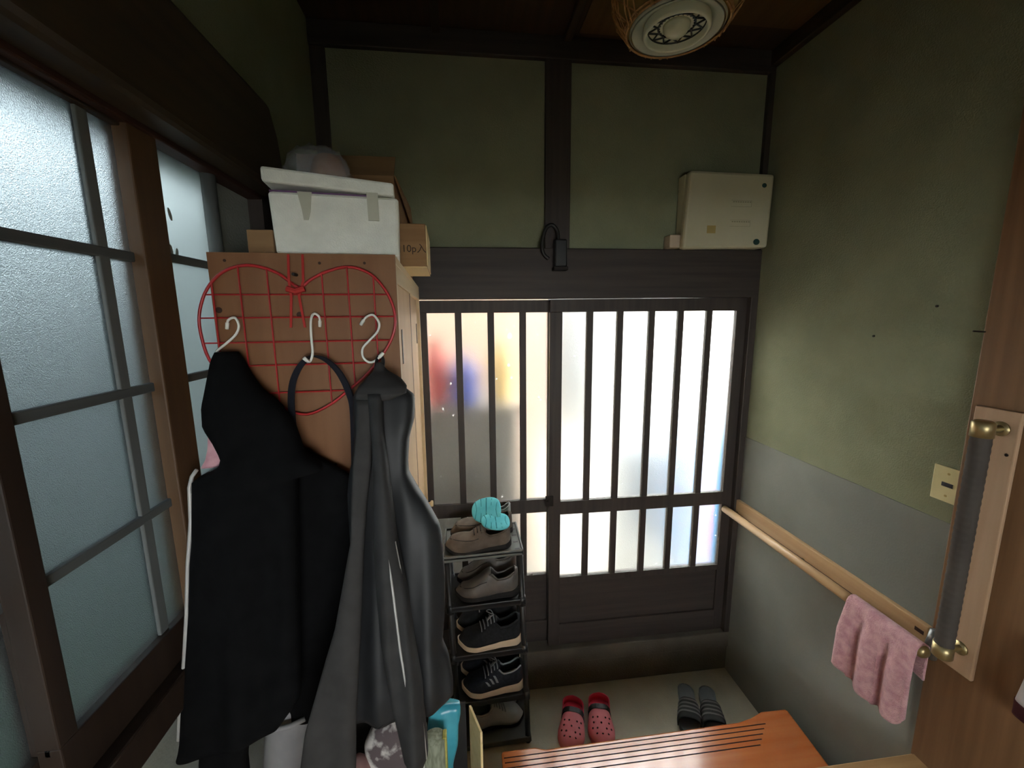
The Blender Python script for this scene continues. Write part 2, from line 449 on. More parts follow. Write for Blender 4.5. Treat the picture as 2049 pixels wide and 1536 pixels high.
sash('window_3', -.590, -.45, .572, 1.25, 2.25, [(.540, .572)], 1.352, (2.03, 1.80, 1.575), (.30, .08, -.14), 'glass_win')
struct('trim_24', MB().box(-.62, -.52, -.52, -.44, 1.2, 2.27), 'post_z')
struct('wall_left_hall', MB().box(XL-.1, XL+.004, YF, -.5, 1.2, 2.3), 'plaster_grey')

# sliding lattice doors
def door(name, yg, x0, x1, stl, sr, bars, ztop, tilt, latch):
    root = bpy.data.objects.new(name, None); COL.objects.link(root); root['kind'] = 'structure'
    f = MB()
    y0, y1 = yg-.014, yg+.014
    f.box(x0, stl, y0, y1, .232, 1.943); f.box(sr, x1, y0, y1, .232, 1.943)
    f.hexa([(x0,y0,1.943),(x1,y0,1.943),(x1,y1,1.943),(x0,y1,1.943),(x0,y0,ztop-tilt),(x1,y0,ztop),(x1,y1,ztop),(x0,y1,ztop-tilt)])
    f.box(stl, sr, y0, y1, .957, 1.026)
    f.box(stl, sr, y0, y1, .585, .617)
    obj('frame', f, 'dark_z', root, bevel=.002)
    obj('bottom_rail', MB().box(stl-.001, sr+.001, y0-.002, y1, .234, .352), 'dark_x', root, bevel=.002)
    obj('kick_panel', MB().box(stl-.005, sr+.005, yg-.004, yg+.006, .345, .59), 'dark_x', root)
    for b in bars:
        obj('muntin', MB().box(b-.015, b+.015, yg-.012, yg+.010, .60, 1.96), 'dark_z', root, bevel=.002)
    obj('glass', MB().box(stl-.004, sr+.004, yg-.0005, yg+.0035, .60, 1.955), 'glass_door', root)
    if name == 'door_1':
        for (px, pz, pr) in ((.218, 1.835, .0105), (.205, 1.865, .003), (.24, 1.88, .004), (.212, 1.70, .006), (.06, 1.90, .003), (.095, 1.87, .003), (.35, 1.84, .004), (.372, 1.76, .005), (-.06, 1.62, .004), (.225, 1.64, .005), (-.10, 1.50, .004)):
            dz = [(px+pr*math.cos(2*PI*q/14), pz+1.35*pr*math.sin(2*PI*q/14)) for q in range(14)]
            obj('dried_spot', MB().prism_y(dz, yg-.0012, yg-.0004), 'spot', root)
    if latch:
        obj('latch', MB().box(x0-.018, x0+.02, y0-.012, y0+.002, 1.01, 1.06).tube([(x0-.008, y0-.02, 1.035), (x0-.008, y0, 1.035)], .008, 10), 'nail', root, bevel=.002)
    return root
door('door_2', YB+.014, .398, 1.362, .456, 1.309, (.587, .732, .886, 1.029, 1.173), 2.0046, .0062, True)
door('door_1', YB+.052, -.60, .445, -.46, .397, (-.318, -.172, -.017, .131, .279), 1.9985, 0, False)

# ------------------------------------------------------------------ outdoors (seen blurred through the panes, and lighting the room)
struct('ground_outside', MB().box(-9, 12, YB+.13, 16, -.15, -.02).box(-9, 12, -9, YF-.1, -.15, -.02), 'ground_out')
struct('ground_alley', MB().box(-9, -.66, YF-.1, YB+.13, -.15, -.02), 'alley_out')
struct('wall_outside', MB().box(-2.2, .62, 3.0, 3.15, -.1, 2.6), 'wall_out')
struct('wall_neighbour', MB().box(-2.0, -1.85, -1.4, 2.95, -.1, 2.52).box(-1.85, -.66, 2.06, 2.14, -.1, 2.6), 'wall_neigh_out')
struct('eave_sky_block', MB().box(-1.15, -.66, -1.4, 2.0, 2.75, 2.82).box(-1.1, 2.4, 2.02, 2.65, 2.75, 2.82), 'dark_x')  # unseen eaves, added to cut the sky over the door and side windows
hd = MB()
for i in range(260):
    cx, cy, cz = random.uniform(-1.75, -1.3), random.uniform(.9, 1.7), random.uniform(.05, 1.0)
    a, b = random.uniform(0, 2*PI), random.uniform(-.8, .8)
    d1 = Vector((math.cos(a)*math.cos(b), math.sin(a)*math.cos(b), math.sin(b)))*.06
    d2 = d1.cross(Vector((0, 0, 1))).normalized()*.03
    c = Vector((cx, cy, cz))
    hd.add([c-d1, c+d2, c+d1, c-d2], [(0, 1, 2, 3)])
hg = obj('hedge', hd, 'leafgreen'); hg['kind'] = 'stuff'; hg['label'] = 'green hedge blurred behind the side window'; hg['category'] = 'hedge'
sb = thing('storage_box', 'grey outdoor storage box blurred behind the lattice door', 'storage box', (-.16, 2.35, -.02))
obj('body', MB().box(-.45, .45, -.16, .2, 0, 1.42), 'box_out', sb, bevel=.01)
obj('lid', MB().box(-.47, .47, -.18, .22, 1.42, 1.47), 'box_out', sb, bevel=.01)
def outpot(name, label, m, x, y, z, r, h):
    t = tag(obj(name, MB().lathe([(r*.75, 0), (r, .02), (r, h*.7), (r*.5, h*.85), (r*.5, h)], (x, y, z), 16), m, smooth=False), label, 'bottle')
outpot('detergent_bottle', 'red container blurred behind the first door pane', 'red_out', -.15, 2.26, 1.45, .06, .36)
outpot('detergent_bottle', 'blue container blurred behind the second door pane', 'blue_out', .0, 2.28, 1.45, .085, .26)
outpot('detergent_bottle', 'yellow container blurred behind the third door pane', 'yellow_out', .20, 2.30, 1.45, .06, .33)
struct('house_outside', MB().box(.9, 2.7, 6.0, 6.2, -.1, 3.4), 'house_out')
hd = MB()
for i in range(300):
    c = Vector((random.uniform(3.1, 4.3), random.uniform(4.6, 5.4), random.uniform(.0, 2.5)))
    a, b = random.uniform(0, 2*PI), random.uniform(-.8, .8)
    d1 = Vector((math.cos(a)*math.cos(b), math.sin(a)*math.cos(b), math.sin(b)))*.12
    d2 = d1.cross(Vector((0, 0, 1))).normalized()*.06
    hd.add([c-d1, c+d2, c+d1, c-d2], [(0, 1, 2, 3)])
hg = obj('hedge', hd, 'leafgreen'); hg['kind'] = 'stuff'; hg['label'] = 'pale bush blurred behind the last pane of the sliding door'; hg['category'] = 'hedge'
def crate(name, label, cat, m, x, y, z0, z1, wx, wy):
    t = thing(name, label, cat, (x, y, -.02))
    obj('body', MB().box(-wx, wx, -wy, wy, z0+.02, z1), m, t, bevel=.02)
    obj('lid', MB().box(-wx-.02, wx+.02, -wy-.02, wy+.02, z1, z1+.05), m, t, bevel=.01)
    for dx in (-wx*.8, wx*.8):
        obj('foot', MB().box(dx-.05, dx+.05, -wy*.8, wy*.8, 0, z0+.03), m, t)
crate('storage_chest', 'slate blue chest blurred behind the middle of the sliding door', 'storage box', 'slate_out', 1.32, 2.85, .40, .98, .22, .2)
crate('storage_chest', 'light blue chest blurred behind the fifth pane of the sliding door', 'storage box', 'lightblue_out', 1.70, 2.85, .50, 1.14, .10, .2)
crate('storage_chest', 'red chest blurred low behind the last pane of the sliding door', 'storage box', 'red_out', 2.06, 3.05, .25, .78, .08, .2)

# ------------------------------------------------------------------ shoe cabinet against the left wall
cabt = thing('shoe_cabinet', 'tall pine shoe cabinet with sliding side doors by the left wall', 'cabinet', (-.131, .895, 0), (0, 0, .0503))
W_, L_, H_ = .345, .955, 2.053       # local: x from -W to 0, y from 0 to L
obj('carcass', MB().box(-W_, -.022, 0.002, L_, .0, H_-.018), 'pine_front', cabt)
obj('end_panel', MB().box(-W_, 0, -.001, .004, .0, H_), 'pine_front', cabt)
obj('top_panel', MB().box(-W_, .0, .004, L_, H_-.018, H_), 'pine_edge', cabt, bevel=.002)
obj('side_frame', MB().box(-.022, 0, 0, .02, 0, H_-.018).box(-.022, 0, L_-.02, L_, 0, H_-.018).box(-.022, 0, .02, L_-.02, H_-.055, H_-.018).box(-.022, 0, .02, L_-.02, 1.06, 1.10).box(-.022, 0, .02, L_-.02, 0, .06), 'pine_edge', cabt, bevel=.001)
d1 = obj('sliding_door', MB().box(-.014, -.004, .02, .42, 1.10, H_-.055), 'pine_z', cabt, bevel=.001)
obj('slot_handle', MB().box(-.005, -.0025, .095, .115, 1.82, 1.90), 'nail', d1)
d2 = obj('sliding_door', MB().box(-.021, -.013, .42, L_-.02, 1.10, H_-.055), 'pine_z', cabt, bevel=.001)
obj('slot_handle', MB().box(-.014, -.011, L_-.10, L_-.08, 1.82, 1.90), 'nail', d2)
obj('door_gap', MB().box(-.016, -.0035, .415, .43, 1.10, H_-.055), 'knot', cabt)
ld = obj('hinged_door', MB().box(-.014, -.002, .02, L_-.02, .06, 1.06), 'pine_z', cabt, bevel=.001)
obj('knob', MB().tube([(-.002, .86, 1.115), (.012, .86, 1.115), (.018, .86, 1.115), (.026, .86, 1.115), (.028, .86, 1.115)], [.006, .007, .014, .013, .005], 14), 'pine_edge', d2, smooth=True)
for x, z in ((-.335, 1.945), (-.315, 2.038), (-.19, 1.935), (-.145, 1.62), (-.145, 2.035), (-.06, 2.036)):
    r = .006 if abs(z-1.94) < .02 else .0028
    obj('wood_knot', MB().tube([(x, -.0015, z), (x, .002, z)], r, 10), 'knot', cabt)

# ------------------------------------------------------------------ on top of the cabinet
zc = H_
sty = thing('styrofoam_box', 'white styrofoam box with taped lid on top of the cabinet', 'box', (-.262, 1.034, zc), (0, 0, .13))
rings = []
for z, g in ((0, 0), (.006, .002), (.112, .006), (.118, .004)):
    x0, x1, y0, y1 = -.113-g, .118+g, -.118-g, .118+g
    rings.append([(x0,y0,z),(x1,y0,z),(x1,y1,z),(x0,y1,z)])
obj('body', MB().loft(rings), 'white_foam', sty, bevel=.006)
lid = MB().hexa([(-.128,-.124,.134),(.116,-.124,.120),(.116,.128,.120),(-.128,.128,.134),(-.128,-.124,.162),(.116,-.124,.146),(.116,.128,.146),(-.128,.128,.162)])
obj('lid', lid, 'white_foam', sty, bevel=.005)
obj('tape_strip', MB().prism_y([(-.066,.118),(-.040,.118),(-.045,.082),(-.050,.066),(-.058,.066),(-.060,.085)], -.1265, -.1235), 'tape', sty)
obj('tape_strip', MB().prism_y([(.062,.124),(.084,.124),(.084,.070),(.063,.070)], -.1265, -.1235), 'tape', sty)
obj('bag_edge', MB().box(-.118, .07, -.115, .1, .1175, .1215), 'purple', sty)

cart = thing('cardboard_box', 'large brown cardboard box with open flap behind the styrofoam box', 'box', (-.29, 1.40, zc))
obj('body', MB().box(-.13, .118, -.17, .17, 0, .255), 'cardboard', cart, bevel=.002)
obj('flap', MB().hexa([(-.13,-.172,.252),(.118,-.172,.252),(.118,-.168,.252),(-.13,-.168,.252),(-.125,-.18,.296),(.126,-.18,.296),(.126,-.176,.296),(-.125,-.176,.296)]), 'cardboard_dark', cart)
obj('flap', MB().hexa([(.118,-.17,.252),(.122,-.17,.252),(.122,.17,.252),(.118,.17,.252),(.128,-.15,.22),(.132,-.15,.22),(.132,.15,.17),(.128,.15,.17)]), 'cardboard', cart)

car2 = thing('carton', 'small cardboard carton printed with pack count overhanging the cabinet side', 'box', (-.125, 1.24, zc+.0015), (0, 0, .04))
obj('body', MB().box(-.040, .035, -.125, .125, .0, .105), 'cardboard', car2, bevel=.002)
obj('bottom_flap', MB().box(-.040, .0352, -.1252, .1252, -.0012, .0002), 'carton_cream', car2)
obj('side_panel', MB().box(.035, .0375, -.12, .122, .004, .102), 'carton_cream', car2)
# printing on its front face
tcv = bpy.data.curves.new('printing', 'FONT'); tcv.body = '10p\u5165'; tcv.size = .0245; tcv.extrude = .0004
to = bpy.data.objects.new('printing', tcv); COL.objects.link(to)
bpy.context.view_layer.update()
tme = bpy.data.meshes.new_from_object(to.evaluated_get(bpy.context.evaluated_depsgraph_get()))
bpy.data.objects.remove(to)
tob = bpy.data.objects.new('printing', tme); COL.objects.link(tob)
tme.materials.clear(); tme.materials.append(M['ink'])
tob.parent = car2; tob.location = (-.026, -.1256, .036); tob.rotation_euler = (PI/2, 0, 0)
obj('printing_stroke', MB().box(-.0305, -.029, -.1258, -.125, .034, .056), 'ink', car2)

tag(obj('carton', MB().box(-.425, -.375, .93, .99, zc, zc+.052), 'cardboard', bevel=.002), 'small brown carton left of the styrofoam box', 'box')
tag(obj('paper_bundle', MB().box(-.445, -.395, 1.16, 1.22, zc, zc+.17), 'white_cloth', bevel=.003), 'pale upright packet standing behind the small brown carton', 'packet')
bagt = thing('plastic_bag', 'crumpled clear plastic bag holding brown paper on the styrofoam lid', 'bag', (-.30, 1.01, zc+.160))
rb = MB(); n = 22
rings = []
for i in range(9):
    t = i/8; z = .076*math.sin(t*PI/2)
    rr = math.cos(t*PI/2)**.6
    rings.append([((.072*rr+.005*math.sin(5*a+2*i))*math.cos(a)-.006*t, (.05*rr+.004*math.sin(7*a+i))*math.sin(a), max(.001, z+.005*math.sin(4*a+3*i)*(i > 0))) for a in [2*PI*k/n for k in range(n)]])
obj('film', MB().loft(rings), 'clear_bag', bagt, smooth=True)
rings = []
for i in range(8):
    t = i/7; z = .002+.062*math.sin(t*PI/2); rr = math.cos(t*PI/2)**.5
    rings.append([(.020+(.038*rr)*math.cos(a), (.033*rr)*math.sin(a), z) for a in [2*PI*k/18 for k in range(18)]])
obj('contents', MB().loft(rings), 'brown_thing', bagt, smooth=True)

# ------------------------------------------------------------------ heart-shaped wire grid with hooks
YH = .884
yf = lambda x: (x+.131)*.0503
hp = [(-.316,1.988),(-.350,2.013),(-.385,2.026),(-.418,2.028),(-.455,2.015),(-.485,1.985),(-.503,1.945),(-.507,1.905),(-.497,1.85),(-.466,1.806),(-.42,1.772),(-.367,1.748),(-.322,1.733),
      (-.275,1.752),(-.235,1.782),(-.196,1.815),(-.163,1.855),(-.141,1.895),(-.136,1.935),(-.148,1.975),(-.172,2.008),(-.2,2.024),(-.228,2.027),(-.262,2.018),(-.292,2.003)]
hp = [(-.322+(x+.322)*.955, z) if x < -.322 else (x, z) for x, z in hp]
hs = smoothpath(hp, 4, True)
grid = thing('wire_grid', 'red heart-shaped wire grid hanging on the cabinet end', 'wire grid', (-.322, YH, 1.9))
off = Vector((-.322, YH, 1.9))
L = lambda x, y, z: (x-off.x, y+yf(x)+.003-off.y, z-off.z)
obj('rim', MB().tube([L(x, YH, z) for x, z in hs] + [L(hs[0][0], YH, hs[0][1])], .003, 8), 'red_wire', grid, smooth=True)
def crossings(v, axis):
    c = []
    for i in range(len(hs)):
        a, b = hs[i], hs[(i+1) % len(hs)]
        if (a[axis]-v)*(b[axis]-v) < 0:
            t = (v-a[axis])/(b[axis]-a[axis]); c.append(a[1-axis]+t*(b[1-axis]-a[1-axis]))
    return sorted(c)
for x in (-.468, -.42, -.37, -.322, -.271, -.223, -.174):
    c = crossings(x, 0)
    obj('wire', MB().tube([L(x, YH-.002, c[0]), L(x, YH-.002, c[-1])], .0016, 6), 'red_wire', grid)
for z in (1.974, 1.93, 1.882, 1.836, 1.78):
    c = crossings(z, 1)
    obj('wire', MB().tube([L(c[0], YH+.001, z), L(c[-1], YH+.001, z)], .0016, 6), 'red_wire', grid)
cd = MB()
for x in (-.332, -.306):
    cd.ribbon([L(x, YH+.008, 2.052), L(x+.002, YH-.006, 2.0), L(x+.004 if x < -.32 else x-.008, YH-.007, 1.97), L(x-.002, YH-.007, 1.91)], (1, 0, 0), .0045, .0015)
cd.tube([L(-.335, YH-.006, 1.985), L(-.319, YH-.008, 1.98), L(-.303, YH-.006, 1.985)], .006, 8)
obj('cord', cd, 'red_cord', grid)
obj('nail', MB().tube([L(-.32, YH-.010, 2.012), L(-.32, YH+.01, 2.012)], .0032, 8), 'nail', grid)

hooks = [
 ('white S-shaped hook holding the black hooded jacket', [(-.446,1.913),(-.441,1.926),(-.426,1.930),(-.419,1.916),(-.427,1.899),(-.450,1.881),(-.470,1.866),(-.468,1.852),(-.455,1.848)], 0),
 ('white hook holding the bag strap, seen edge-on', [(-.284,1.915),(-.282,1.930),(-.289,1.937),(-.294,1.925),(-.294,1.895),(-.292,1.862),(-.296,1.845),(-.302,1.850)], .022),
 ('white S-shaped hook holding the grey-lined coat', [(-.2,1.917),(-.19,1.929),(-.175,1.933),(-.164,1.918),(-.168,1.901),(-.186,1.883),(-.201,1.867),(-.201,1.849),(-.189,1.839),(-.174,1.843),(-.162,1.855)], 0)]
for lab, pts, dy in hooks:
    c0 = pts[0]
    h = thing('s_hook', lab, 'hook', (c0[0], .875+yf(c0[0]), c0[1]), group='white hooks on the wire grid')
    n = len(pts)
    path = smoothpath([(x-c0[0], -.004 + (dy*(.5-i/(n-1))*2 if dy else .006*math.cos(i)), z-c0[1]) for i, (x, z) in enumerate(pts)], 6)
    obj('wire', MB().tube(path, .0024, 8), 'white_plastic', h, smooth=True)
    for e, d in ((path[0], path[3]), (path[-1], path[-4])):
        v = (Vector(e)-Vector(d)).normalized()
        obj('tip', MB().tube([Vector(e)-v*.008, Vector(e)+v*.004], .0036, 8), 'white_plastic', h, smooth=True)

# ------------------------------------------------------------------ hanging clothes and bags
def garment_mb(rows, folds=(), n=80, nz=70, seed=0, ends=True):
    R = np.array(rows, float)[::-1]
    zz = np.linspace(R[0,0], R[-1,0], nz)
    if np.any(np.diff(R[:,0]) <= 0): R[:,0] = np.maximum.accumulate(R[:,0] + np.arange(len(R))*1e-6)
    cols = [np.interp(zz, R[:,0], R[:,k]) for k in range(1, 5)]
    rings = []
    for i, z in enumerate(zz):
        xl, xr, yc, d = [c[i] for c in cols]
        cx, w_ = (xl+xr)/2, (xr-xl)/2
        t01 = 1 - (z-zz[0])/(zz[-1]-zz[0])
        ring = []
        for j in range(n):
            a = 2*PI*j/n
            ca, sa = math.cos(a), math.sin(a)
            ex = abs(ca)**.8*(1 if ca > 0 else -1)
            x = cx + w_*ex
            y = yc + d*abs(sa)**.7*(1 if sa > 0 else -1)
            for (kx, amp, ph, dr) in folds:
                y += amp*min(1, .15+1.2*t01)*abs(sa)**.6*math.sin(kx*x + ph + dr*z)
            ring.append((x, y, z))
        rings.append(ring)
    return MB().loft(rings)

def rel(mb, loc):
    mb.v = [(x-loc[0], y-loc[1], z-loc[2]) for x, y, z in mb.v]
    return mb

# black hooded jacket
loc = (-.45, .84, 1.86)
jk = thing('hooded_jacket', 'black hooded jacket with pink lining on the leftmost white hook', 'jacket', loc)
BLACK = [(1.866,-0.465,-0.426,0.848,0.012),(1.851,-0.471,-0.417,0.846,0.02),(1.826,-0.475,-0.406,0.841,0.025),(1.794,-0.481,-0.386,0.835,0.03),(1.766,-0.487,-0.353,0.829,0.033),(1.729,-0.486,-0.326,0.822,0.033),(1.7,-0.467,-0.317,0.816,0.033),(1.672,-0.454,-0.309,0.811,0.033),(1.652,-0.458,-0.281,0.806,0.033),(1.64,-0.492,-0.272,0.805,0.033),(1.63,-0.506,-0.322,0.803,0.033),(1.597,-0.506,-0.322,0.796,0.033),(1.526,-0.507,-0.322,0.782,0.033),(1.479,-0.511,-0.322,0.773,0.033),(1.395,-0.513,-0.322,0.756,0.033),(1.286,-0.52,-0.322,0.735,0.033),(1.225,-0.526,-0.322,0.723,0.033),(1.174,-0.528,-0.362,0.713,0.033),(1.155,-0.529,-0.484,0.709,0.03)]
obj('body', rel(garment_mb(BLACK, [(55, .007, .3, 2), (90, .003, 1.7, -3)]), loc), 'black_cloth', jk, smooth=True)
pk = [(1.737,-.489,-.470,.84,.01),(1.715,-.487,-.455,.836,.014),(1.685,-.488,-.440,.83,.016),(1.664,-.492,-.445,.826,.016),(1.650,-.500,-.470,.822,.01)]
obj('pink_lining', rel(garment_mb(pk, [(120, .002, 0, 5)], n=32, nz=24), loc), 'pink_cloth', jk, smooth=True)
edge = [(1.652,-.497),(1.640,-.506),(1.62,-.5105),(1.597,-.5095),(1.56,-.5085),(1.526,-.5105),(1.479,-.5145),(1.395,-.5165),(1.286,-.5235),(1.225,-.5295),(1.174,-.5315)]
rw = np.array(BLACK)[::-1]
zp = MB().tube([(x-loc[0], np.interp(z, np.maximum.accumulate(rw[:,0]), rw[:,3])-.005-loc[1], z-loc[2]) for z, x in edge], .0035, 6)
obj('zip_edge', zp, 'reflective', jk, smooth=True)
LOW = [(1.19,-.500,-.414,.725,.02),(1.105,-.512,-.43,.722,.022),(1.063,-.51,-.43,.72,.022),(1.0,-.507,-.433,.715,.022),(.93,-.503,-.44,.712,.02)]
obj('hanging_sleeve', rel(garment_mb(LOW, [(70, .004, 1, 4)], n=40, nz=30), loc), 'black_cloth', jk, smooth=True)

# black tote with a long strap
loc = (-.29, .862, 1.85)
tb = thing('tote_bag', 'black cloth bag hanging by a navy strap from the middle hook', 'bag', loc)
TOTE = [(1.672,-.342,-.333,.858,.006),(1.644,-.344,-.295,.856,.014),(1.603,-.346,-.232,.853,.017),(1.466,-.374,-.225,.84,.02),(1.274,-.389,-.229,.808,.022),(1.142,-.386,-.246,.785,.022),(1.121,-.381,-.322,.78,.018)]
obj('body', rel(garment_mb(TOTE, [(60, .004, 2, 3)], nz=40), loc), 'black_cloth', tb, smooth=True)
sp = smoothpath([(-.341,.853,1.66),(-.343,.858,1.747),(-.338,.86,1.797),(-.324,.862,1.83),(-.306,.862,1.849),(-.291,.862,1.854),(-.268,.862,1.844),(-.246,.862,1.817),(-.23,.862,1.774),(-.225,.86,1.732),(-.228,.85,1.61)], 5)
obj('strap', rel(MB().ribbon(sp, (.85, -.5, .05), .017, .003), loc), 'navy_strap', tb)

# grey-lined coat
loc = (-.165, .84, 1.85)
ct = thing('coat', 'black coat with grey lining and pale piping on the rightmost white hook', 'coat', loc)
COAT = [(1.815,-.186,-.157,.835,.012),(1.804,-.196,-.142,.833,.018),(1.793,-.206,-.118,.83,.022),(1.776,-.214,-.097,.827,.027),(1.73,-.214,-.099,.818,.032),(1.697,-.212,-.109,.811,.034),(1.651,-.219,-.113,.802,.034),(1.629,-.224,-.112,.797,.034),(1.596,-.227,-.094,.79,.034),(1.568,-.227,-.077,.785,.034),(1.525,-.225,-.055,.776,.034),(1.5,-.224,-.051,.771,.034),(1.426,-.227,-.047,.756,.03),(1.35,-.233,-.05,.741,.03),(1.304,-.238,-.055,.731,.03),(1.276,-.238,-.044,.726,.03),(1.231,-.239,-.037,.717,.03),(1.202,-.238,-.037,.711,.025),(1.186,-.236,-.064,.708,.022),(1.178,-.235,-.091,.706,.018)]
obj('body', rel(garment_mb(COAT, [(70, .006, .4, 3), (130, .003, 1, -4)]), loc), 'black_nylon', ct, smooth=True)
LIN = [(1.779,-.197,-.168,.780,.01),(1.723,-.197,-.169,.767,.012),(1.67,-.204,-.171,.755,.012),(1.603,-.208,-.18,.742,.012),(1.533,-.21,-.187,.727,.012),(1.385,-.239,-.195,.695,.012),(1.326,-.258,-.199,.683,.012),(1.25,-.281,-.204,.666,.012),(1.214,-.292,-.206,.658,.012),(1.158,-.3,-.207,.646,.012),(1.103,-.308,-.21,.635,.012),(1.02,-.315,-.215,.625,.012)]
obj('lining_panel', rel(garment_mb(LIN, [(80, .004, .7, 2)], n=48), loc), 'grey_lining', ct, smooth=True)
SLV = [(1.790,-.176,-.150,.78,.015),(1.718,-.169,-.147,.758,.018),(1.657,-.167,-.139,.742,.02),(1.535,-.167,-.127,.715,.022),(1.448,-.165,-.111,.697,.025),(1.362,-.157,-.1,.678,.028),(1.277,-.143,-.088,.66,.03),(1.243,-.137,-.087,.653,.03),(1.2,-.129,-.083,.644,.028),(1.167,-.123,-.081,.636,.025),(1.148,-.113,-.089,.632,.015)]
slv = obj('sleeve', rel(garment_mb(SLV, [(150, .004, 0, 1)], n=48), loc), 'grey_sleeve', ct, smooth=True)
for f_ in (.62, .93):
    pts = [(r[1]+(r[2]-r[1])*f_-loc[0], r[3]-r[4]*(.85 if f_ < .9 else .35)-.002-loc[1], r[0]-loc[2]) for r in SLV[3:-1]]
    obj('piping', MB().tube(pts, .0022, 6), 'reflective', slv, smooth=True)
colr = [(1.841,-.169,-.160,.838,.006),(1.826,-.174,-.148,.832,.012),(1.812,-.186,-.12,.815,.02),(1.800,-.196,-.108,.80,.022),(1.788,-.2,-.108,.79,.02),(1.777,-.198,-.135,.785,.014)]
obj('collar', rel(garment_mb(colr, [(60, .003, 0, 0)], n=48, nz=24), loc), 'grey_lining', ct, smooth=True)
obj('hanging_loop', rel(MB().tube(smoothpath([(-.173,.842,1.822),(-.172,.862,1.845),(-.166,.868,1.852),(-.160,.86,1.842),(-.160,.842,1.82)], 5), .0035, 8), loc), 'black_nylon', ct, smooth=True)

# pale cloth bag below
loc = (-.39, .76, .56)
PALE = [(1.17,-.393,-.343,.80,.015),(1.148,-.416,-.330,.80,.03),(1.10,-.425,-.322,.80,.04),(1.03,-.436,-.32,.80,.05),(.9,-.446,-.315,.80,.055),(.7,-.45,-.31,.80,.06),(.56,-.45,-.31,.80,.06)]
pb = thing('cloth_bag', 'pale grey cloth bag standing below the black jacket', 'bag', loc)
obj('body', rel(garment_mb(PALE, [(60, .008, 0, 3)], n=48, nz=40), loc), 'pale_cloth', pb, smooth=True)
obj('rim', rel(MB().tube([(-.428,.76,1.12),(-.40,.752,1.125),(-.36,.752,1.13),(-.335,.76,1.135)], .005, 8), loc), 'pale_cloth', pb, smooth=True)

# open cardboard box with its contents, on the hall floor in front of the cabinet
loc = (-.13, .79, .56)
bx = thing('open_box', 'open cardboard box full of cloths and bags below the coat', 'box', loc)
s = MB()
X0, X1, Y0, Y1 = -.165, .121, -.075, .083
s.box(X0, X1, Y0, Y1, 0, .006).box(X0, X0+.005, Y0, Y1, 0, .36).box(X0, X1, Y0, Y0+.005, 0, .30)
obj('wall', s, 'cardboard', bx)
obj('wall_far_shaded', MB().box(X0, X1-.008, Y1-.005, Y1, 0, .455), 'dark_rubber', bx)  # cardboard too; the shade inside the box is put into its near-black colour
def slant(y0, y1, z0, z1):
    xa, xb = .1210-(y0-.083)*.33, .1210-(y1-.083)*.33
    return MB().hexa([(xa,y0,z0),(xa+.005,y0,z0),(xb+.005,y1,z0),(xb,y1,z0),(xa,y0,z1),(xa+.005,y0,z1),(xb+.005,y1,z1-.004),(xb,y1,z1-.004)])
obj('wall_side', slant(-.075, .01, 0, .30), 'cardboard', bx)
obj('flap', slant(.01, .083, 0, .445), 'carton_cream', bx)

def pile(name, label, cat, m, x0, x1, yc, d, z0, z1, amp=.006, kx=60, rows=None, edge=None):
    rws = rows or [(z1,(x0*.6+x1*.4),(x0*.4+x1*.6),yc,d*.4),(z1-.015,x0*.8+x1*.2,x0*.2+x1*.8,yc,d*.8),(z1-.05,x0,x1,yc,d),(z0,x0,x1,yc,d)]
    l = ((x0+x1)/2, yc, z0)
    o = obj(name, rel(garment_mb(rws, [(kx, amp, 1, 9)], n=48, nz=36), l), m, smooth=True)
    o.location = l
    return tag(o, label, cat)
pile('plastic_bag', 'crumpled teal plastic bag stuffed in the open box', 'bag', 'teal_bag', -.105, -.032, .845, .02, .60, 1.035, .009, 160,
     rows=[(1.035,-.098,-.03,.852,.012),(1.015,-.102,-.028,.85,.016),(.985,-.106,-.034,.845,.02),(.94,-.103,-.036,.842,.022),(.88,-.10,-.05,.842,.02),(.60,-.10,-.05,.842,.02)])
wv = thing('straw_mat', 'rolled woven straw mat standing in the open box', 'mat', (-.085, .79, .58))
obj('roll', MB().loft([[((.024+.0*z)*math.cos(a), .021*math.sin(a), z) for a in [2*PI*k/24 for k in range(24)]] for z in (0, .2, .44)]), 'woven', wv, smooth=True)
obj('binding', MB().box(.017, .026, -.008, .014, .0, .442), 'straw_edge', wv, bevel=.002)
pile('patterned_cloth', 'pale patterned cloth with dark flowers crammed in the open box', 'cloth', 'floral_cloth', -.235, -.135, .80, .03, .60, 1.07, .008, 70)
pile('rose_cloth', 'dusty rose cloth folded beside the patterned cloth', 'cloth', 'rose_cloth', -.272, -.215, .775, .025, .60, 1.01, .006, 80)
tag(obj('card_strip', MB().box(-.115, -.102, .80, .803, .60, 1.045), 'white_foam'), 'narrow white card sticking up beside the straw mat', 'card')

# ------------------------------------------------------------------ shoe rack
RK = -.035
rkt = thing('shoe_rack', 'black plastic five-tier shoe rack in front of the lattice door', 'shoe rack', (0, 0, 0), (0, RK, 0))
def rx(x, z): return (x*math.cos(RK)+z*math.sin(RK), -x*math.sin(RK)+z*math.cos(RK))
FX0, FX1, FY0, FY1 = -.072, .262, 1.582, 1.822
tiers = [.032, .258, .491, .726, .956]
for i, z in enumerate(tiers):
    sh = MB().box(FX0, FX1, FY0, FY1, z-.012, z-.003)
    sh.box(FX0, FX1, FY0, FY0+.008, z-.022, z+.004).box(FX0, FX1, FY1-.008, FY1, z-.022, z+.004)
    sh.box(FX0, FX0+.008, FY0, FY1, z-.022, z+.004).box(FX1-.008, FX1, FY0, FY1, z-.022, z+.004)
    s_ = obj('shelf', sh, 'grey_plastic' if i in (0, 4) else 'black_plastic', rkt, bevel=.002)
